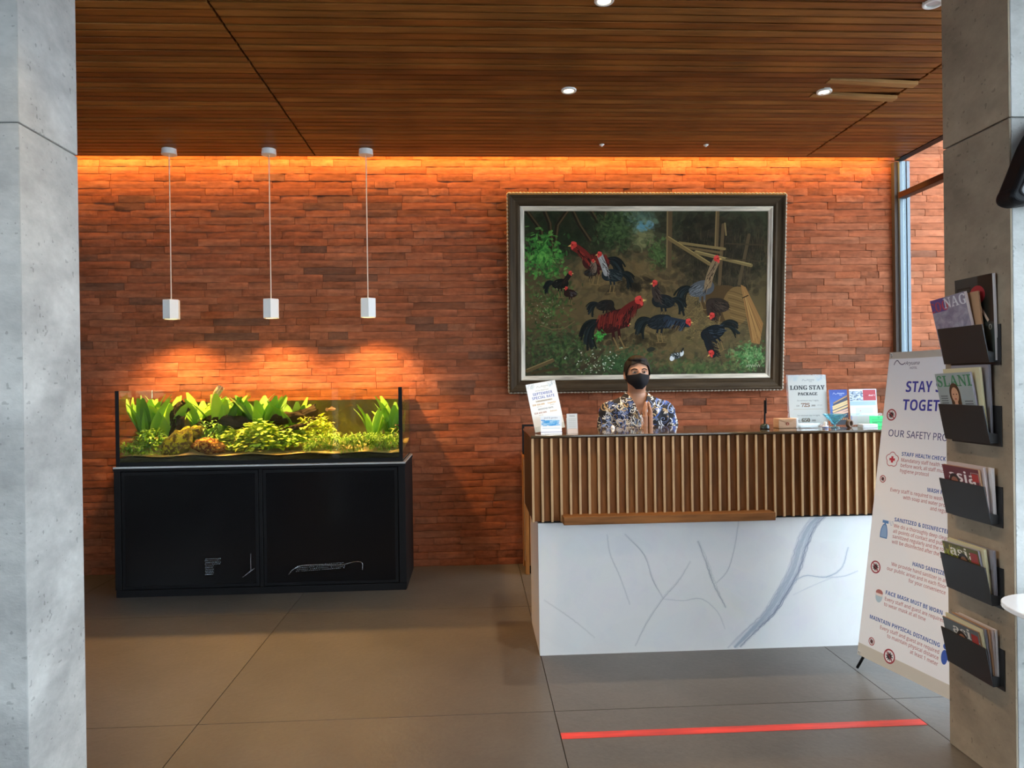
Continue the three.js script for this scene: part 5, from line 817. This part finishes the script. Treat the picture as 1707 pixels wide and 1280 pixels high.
// ---------------------------------------------------------------- receptionist behind the desk
{
  const cap = (p, a, b, ra, rb) => { const ax = p[0] - a[0], ay = p[1] - a[1], az = p[2] - a[2], bx = b[0] - a[0], by = b[1] - a[1], bz = b[2] - a[2]; let h = (ax * bx + ay * by + az * bz) / (bx * bx + by * by + bz * bz); h = h < 0 ? 0 : h > 1 ? 1 : h; const dx = ax - bx * h, dy = ay - by * h, dz = az - bz * h; return Math.sqrt(dx * dx + dy * dy + dz * dz) - (ra + (rb - ra) * h); };
  const ell = (p, c, r) => { const x = (p[0] - c[0]) / r[0], y = (p[1] - c[1]) / r[1], z = (p[2] - c[2]) / r[2], k0 = Math.sqrt(x * x + y * y + z * z), gx = x / r[0], gy = y / r[1], gz = z / r[2], k1 = Math.sqrt(gx * gx + gy * gy + gz * gz); return k1 < 1e-6 ? -Math.min(...r) : k0 * (k0 - 1) / k1; };
  const rbx = (p, c, h, r) => { const x = Math.abs(p[0] - c[0]) - h[0] + r, y = Math.abs(p[1] - c[1]) - h[1] + r, z = Math.abs(p[2] - c[2]) - h[2] + r; return Math.hypot(Math.max(x, 0), Math.max(y, 0), Math.max(z, 0)) + Math.min(Math.max(x, y, z), 0) - r; };
  const smin = (a, b, k) => { const h = Math.max(k - Math.abs(a - b), 0) / k; return Math.min(a, b) - h * h * k * 0.25; };
  const smax = (a, b, k) => -smin(-a, -b, k);
  function mesher(sdf, c, half, res) {
    const mc = new MarchingCubes(res, new THREE.MeshBasicMaterial(), false, false, 220000), n = res, hs = n / 2;
    mc.isolation = 0;
    for (let z = 0; z < n; z++) for (let y = 0; y < n; y++) for (let x = 0; x < n; x++) mc.field[x + y * n + z * n * n] = -sdf([c[0] + (x - hs) / hs * half[0], c[1] + (y - hs) / hs * half[1], c[2] + (z - hs) / hs * half[2]]);
    mc.update(); const cnt = mc.count, P = new Float32Array(cnt * 3);
    for (let i = 0; i < cnt; i++) { P[3 * i] = c[0] + mc.positionArray[3 * i] * half[0]; P[3 * i + 1] = c[1] + mc.positionArray[3 * i + 1] * half[1]; P[3 * i + 2] = c[2] + mc.positionArray[3 * i + 2] * half[2]; }
    let g = new THREE.BufferGeometry(); g.setAttribute('position', new THREE.BufferAttribute(P, 3)); g = mergeVertices(g, 1e-5); g.computeVertexNormals();
    const uv = new Float32Array(g.attributes.position.count * 2); g.setAttribute('uv', new THREE.BufferAttribute(uv, 2)); return g;
  }
  const t = thing('person', 'receptionist in a black face mask and batik shirt with palms pressed together', 'person', [1.078, 0, -4.80], -0.03);
  const skin = phy({ color: lin(0.46, 0.235, 0.145), roughness: 0.5, sheen: 0.2 }), hairM = phy({ color: lin(0.010, 0.008, 0.007), roughness: 0.6, specularIntensity: 0.35 });
  const HX = 0.028;
  // head (own grid), neck, torso under the shirt, arms and hands
  const headSkull = (p) => smin(smin(ell(p, [0, 1.572, -0.008], [0.074, 0.082, 0.092]), ell(p, [0, 1.520, 0.018], [0.062, 0.075, 0.070]), 0.04), ell(p, [0, 1.468, 0.036], [0.036, 0.028, 0.036]), 0.05);
  const headSdf = (p) => {
    let d = headSkull(p);
    d = smin(d, cap(p, [0, 1.552, 0.088], [0, 1.515, 0.104], 0.010, 0.015), 0.018);
    for (const s of [-1, 1]) {
      d = smax(d, -ell(p, [s * 0.032, 1.551, 0.098], [0.018, 0.011, 0.016]), 0.012);
      d = smin(d, cap(p, [s * 0.018, 1.569, 0.083], [s * 0.046, 1.570, 0.072], 0.008, 0.006), 0.014);
      d = smin(d, ell(p, [s * 0.079, 1.532, -0.004], [0.010, 0.030, 0.018]), 0.008); d = smax(d, -ell(p, [s * 0.090, 1.533, 0.002], [0.008, 0.018, 0.010]), 0.006);
    }
    d = smin(d, cap(p, [0, 1.49, -0.015], [0, 1.36, -0.025], 0.056, 0.060), 0.03);
    return d;
  };
  const bodySdf = (p) => {
    let d = cap(p, [0, 1.46, -0.02], [0, 1.36, -0.025], 0.055, 0.06);
    d = smin(d, rbx(p, [0, 1.18, -0.02], [0.155, 0.17, 0.085], 0.08), 0.06); d = smin(d, ell(p, [0, 0.95, -0.01], [0.155, 0.16, 0.10]), 0.08);
    for (const s of [-1, 1]) {
      d = smin(d, cap(p, [0, 1.345, -0.025], [s * 0.165, 1.295, -0.02], 0.055, 0.052), 0.05);
      d = smin(d, cap(p, [s * 0.182, 1.285, -0.02], [s * 0.235, 1.03, 0.02], 0.050, 0.040), 0.04); d = smin(d, cap(p, [s * 0.235, 1.03, 0.02], [HX + s * 0.034, 1.165, 0.175], 0.040, 0.028), 0.03);
      d = smin(d, cap(p, [s * 0.085, 0.90, -0.01], [s * 0.095, 0.48, 0.0], 0.085, 0.055), 0.05); d = smin(d, cap(p, [s * 0.095, 0.48, 0.0], [s * 0.10, 0.09, -0.02], 0.054, 0.036), 0.03);
    }
    return d;
  };
  const handSdf = (p) => {
    let D = 9;
    for (const s of [-1, 1]) {
      const bx = HX + s * 0.0155; let d = cap(p, [HX + s * 0.040, 1.150, 0.170], [HX + s * 0.022, 1.196, 0.180], 0.027, 0.021);
      d = smin(d, rbx(p, [bx, 1.232, 0.183], [0.012, 0.046, 0.040], 0.011), 0.018);
      const F = [[-0.030, 0.074], [-0.010, 0.088], [0.0105, 0.084], [0.030, 0.066]];
      F.forEach(([dz, L]) => { const z0 = 0.183 + dz, a = [bx + s * 0.001, 1.268, z0], m = [bx + s * 0.0025, 1.268 + L * 0.52, z0 + dz * 0.02], e = [HX + s * 0.0088, 1.268 + L, z0 - dz * 0.10]; d = smin(d, Math.min(cap(p, a, m, 0.0092, 0.0086), cap(p, m, e, 0.0086, 0.0068)), 0.006); });
      d = smin(d, Math.min(cap(p, [bx + s * 0.004, 1.205, 0.152], [bx + s * 0.002, 1.248, 0.130], 0.0125, 0.0105), cap(p, [bx + s * 0.002, 1.248, 0.130], [HX + s * 0.010, 1.285, 0.128], 0.0105, 0.0085)), 0.012);
      D = Math.min(D, d);
    }
    return D;
  };
  const hand = mesher((p) => Math.max(handSdf(p), 1.158 - p[1]), [HX, 1.262, 0.175], [0.115, 0.115, 0.115], 84);
  const head = mesher((p) => Math.max(headSdf(p), 1.40 - p[1]), [0, 1.53, 0.0], [0.145, 0.145, 0.145], 96);
  const body = mesher((p) => Math.max(bodySdf(p), p[1] - 1.43), [0, 0.75, 0.03], [0.76, 0.76, 0.76], 112);
  part('body', [body, head, hand], skin, t);
  // hair
  const hair = mesher((p) => { const n = 0.0022 * Math.sin(p[0] * 160 + Math.sin(p[2] * 70)) * Math.sin(p[2] * 90 + p[1] * 60); let d = Math.min(headSkull(p) - 0.012 + n, ell(p, [0.0, 1.632, 0.012], [0.064, 0.030, 0.074]) + n * 0.6); const line = 1.604 + 0.008 * Math.cos(p[0] * 55) - (p[2] < 0.055 ? (0.055 - p[2]) * 1.0 : 0) - (Math.abs(p[0]) > 0.060 ? (Math.abs(p[0]) - 0.060) * 2.4 : 0); d = Math.max(d, Math.max(line, p[2] < -0.03 ? 1.475 : 1.53) - p[1]); for (const s of [-1, 1]) d = Math.max(d, -ell(p, [s * 0.084, 1.530, 0.0], [0.018, 0.034, 0.026])); return d; }, [0, 1.57, 0.0], [0.135, 0.135, 0.135], 88);
  part('hair', hair, hairM, t);
  for (const s of [-1, 1]) {
    const e = part('eye', new THREE.SphereGeometry(0.0115, 16, 12).scale(1.15, 0.55, 1).translate(s * 0.032, 1.5505, 0.0790), std({ color: lin(0.50, 0.46, 0.43), roughness: 0.3 }), t);
    part('iris', new THREE.SphereGeometry(0.0064, 14, 10).scale(1, 0.92, 0.6).translate(s * 0.032, 1.5505, 0.0885), std({ color: lin(0.015, 0.008, 0.005), roughness: 0.1 }), e);
    part('eyelid', new THREE.TorusGeometry(0.0125, 0.0024, 6, 16, Math.PI).scale(1.2, 0.62, 1).translate(s * 0.032, 1.5515, 0.0885), skin, e);
    const cv = new THREE.CatmullRomCurve3([V(s * 0.014, 1.568, 0.0925), V(s * 0.032, 1.5735, 0.0875), V(s * 0.051, 1.566, 0.0735)]); part('eyebrow', new THREE.TubeGeometry(cv, 12, 0.0036, 6), hairM, t);
  }
  // face mask with a centre seam
  const maskSdf = (p) => { const ridge = ell(p, [0, 1.506, 0.060], [0.030, 0.044, 0.062]); let d = smin(headSkull(p) - 0.007, ridge, 0.05); const topY = 1.541 - Math.abs(p[0]) * 0.12 + (Math.abs(p[0]) < 0.02 ? (0.02 - Math.abs(p[0])) * 0.3 : 0), botY = 1.452 + Math.max(0, Math.abs(p[0]) - 0.02) * 0.95; d = Math.max(d, p[1] - topY, botY - p[1] - 0.012, 0.020 - p[2] - (Math.abs(p[0]) < 0.05 ? 0.03 : 0)); return d; };
  const mk = part('face_mask', mesher(maskSdf, [0, 1.50, 0.06], [0.095, 0.095, 0.095], 80), phy({ color: lin(0.012, 0.012, 0.015), roughness: 0.8, specularIntensity: 0.3 }), t, 'black cloth face mask');
  for (const s of [-1, 1]) { const cv = new THREE.CatmullRomCurve3([V(s * 0.070, 1.530, 0.028), V(s * 0.083, 1.553, 0.006), V(s * 0.084, 1.553, -0.016), V(s * 0.082, 1.51, -0.014), V(s * 0.071, 1.49, 0.024)]); part('ear_loop', new THREE.TubeGeometry(cv, 20, 0.0015, 5), black, mk); }
  // batik shirt
  const batik = canvasTex(1024, 1024, (c, w, h) => {
    c.fillStyle = '#14161f'; c.fillRect(0, 0, w, h); const R = rng(55), cols = ['#dfe3ea', '#8ea6d2', '#b49a72', '#e9e6dc', '#3c5ea8', '#6f83b4', '#c9c4b4'];
    for (let i = 0; i < 560; i++) { const x = R() * w, y = R() * h, r = 14 + R() * 46, a = R() * 6.28, k = i % 3; c.strokeStyle = c.fillStyle = cols[Math.floor(R() * cols.length)]; c.lineWidth = 5 + R() * 10; c.lineCap = 'round'; c.beginPath(); if (k === 0) { for (let q = 0; q < 22; q++) { const e = q / 21, rr2 = r * (1 - e * 0.8), b = a + e * 7; c[q ? 'lineTo' : 'moveTo'](x + Math.cos(b) * rr2, y + Math.sin(b) * rr2); } c.stroke(); } else if (k === 1) { c.moveTo(x, y); c.quadraticCurveTo(x + Math.cos(a) * r * 2, y + Math.sin(a) * r * 2, x + Math.cos(a + 0.7) * r * 2.6, y + Math.sin(a + 0.7) * r * 2.6); c.stroke(); } else { for (let q = 0; q < 5; q++) { const b = a + q * 0.5; c.moveTo(x, y); c.ellipse(x + Math.cos(b) * r * 0.6, y + Math.sin(b) * r * 0.6, r * 0.42, r * 0.12, b, 0, 7); } c.fill(); } }
    for (let i = 0; i < 260; i++) { c.strokeStyle = '#0d0f16'; c.lineWidth = 3 + R() * 5; const x = R() * w, y = R() * h, a = R() * 6.28; c.beginPath(); c.moveTo(x, y); c.quadraticCurveTo(x + Math.cos(a) * 40, y + Math.sin(a) * 40, x + Math.cos(a + 1) * 60, y + Math.sin(a + 1) * 60); c.stroke(); }
  });
  batik.wrapS = batik.wrapT = THREE.RepeatWrapping;
  const shirtM = std({ map: batik, roughness: 0.8 });
  const shirtSdf = (p) => {
    let d = rbx(p, [0, 1.16, -0.02], [0.172, 0.20, 0.104], 0.09); d = smin(d, ell(p, [0, 0.94, -0.01], [0.175, 0.16, 0.118]), 0.07);
    for (const s of [-1, 1]) { d = smin(d, cap(p, [s * 0.03, 1.352, -0.028], [s * 0.172, 1.297, -0.02], 0.062, 0.062), 0.05); let a = cap(p, [s * 0.188, 1.285, -0.02], [s * 0.238, 1.05, 0.018], 0.064, 0.060); a = Math.max(a, 1.075 - p[1] - Math.abs(p[0]) * 0.02); d = smin(d, a, 0.035); }
    d += 0.0022 * Math.sin(p[1] * 70 + p[0] * 50) * Math.sin(p[0] * 38 - p[1] * 22);
    d = Math.max(d, 0.80 - p[1]);
    // open neck
    const v = Math.max(Math.abs(p[0] - 0.006) - (p[1] - 1.262) * 0.42, -(p[2] + 0.005)); d = smax(d, -v, 0.006);
    d = smax(d, -cap(p, [0, 1.36, -0.025], [0, 1.60, -0.02], 0.064, 0.072), 0.006);
    return d;
  };
  const sg = mesher(shirtSdf, [0, 1.10, 0.0], [0.335, 0.335, 0.335], 110);
  { const p = sg.attributes.position, uv = sg.attributes.uv; for (let i = 0; i < p.count; i++) uv.setXY(i, p.getX(i) * 1.7 + 0.5 + p.getZ(i) * 0.5, p.getY(i) * 1.7 + p.getZ(i) * 0.3); }
  const shirt = part('shirt', sg, shirtM, t, 'dark batik shirt with swirling pale and blue figures');
  for (const s of [-1, 1]) { // standing collar leaves folded over
    const P = [[s * 0.067, 1.418, -0.055], [s * 0.071, 1.412, 0.012], [s * 0.050, 1.385, 0.056], [s * 0.030 + 0.004, 1.335, 0.094], [s * 0.088, 1.322, 0.082], [s * 0.118, 1.352, 0.035], [s * 0.115, 1.368, -0.045]], I = [0, 1, 6, 1, 5, 6, 1, 2, 5, 2, 4, 5, 2, 3, 4];
    const mk2 = (o) => P.map(([x, y, z]) => [x + s * o * 0.5, y + o * 0.6, z + o * 0.6]).flat(), A = mk2(0), Bp = mk2(0.004), idx = [...I, ...I.map((_, k) => I[k - k % 3 + 2 - k % 3] + 7)]; const rim = [0, 1, 2, 3, 4, 5, 6]; rim.forEach((a, k) => { const b = rim[(k + 1) % 7]; idx.push(a, b, b + 7, a, b + 7, a + 7); });
    const g = new THREE.BufferGeometry(); g.setAttribute('position', new THREE.Float32BufferAttribute([...A, ...Bp], 3)); g.setAttribute('uv', new THREE.Float32BufferAttribute(P.concat(P).flatMap(([x, y]) => [x * 1.7 + 0.3, y * 1.7]), 2)); g.setIndex(idx); g.computeVertexNormals(); part('collar', g, std({ map: batik, roughness: 0.8, side: THREE.DoubleSide }), shirt);
  }
  const trM = std({ color: lin(0.02, 0.02, 0.024), roughness: 0.8 });
  part('trousers', mesher((p) => { let d = ell(p, [0, 0.92, -0.01], [0.168, 0.13, 0.112]); for (const s of [-1, 1]) d = smin(d, Math.min(cap(p, [s * 0.085, 0.88, -0.01], [s * 0.095, 0.48, 0], 0.098, 0.072), cap(p, [s * 0.095, 0.48, 0], [s * 0.10, 0.07, -0.02], 0.072, 0.062)), 0.05); return Math.max(d, 0.05 - p[1]); }, [0, 0.54, 0], [0.54, 0.54, 0.54], 80), trM, t);
  for (const s of [-1, 1]) part('shoe', new RoundedBoxGeometry(0.095, 0.07, 0.26, 4, 0.033).translate(s * 0.10, 0.036, 0.03), black, t);
}

scene.traverse((o) => { if (o.isMesh) { o.castShadow = true; o.receiveShadow = true; } });
renderer.render(scene, camera);
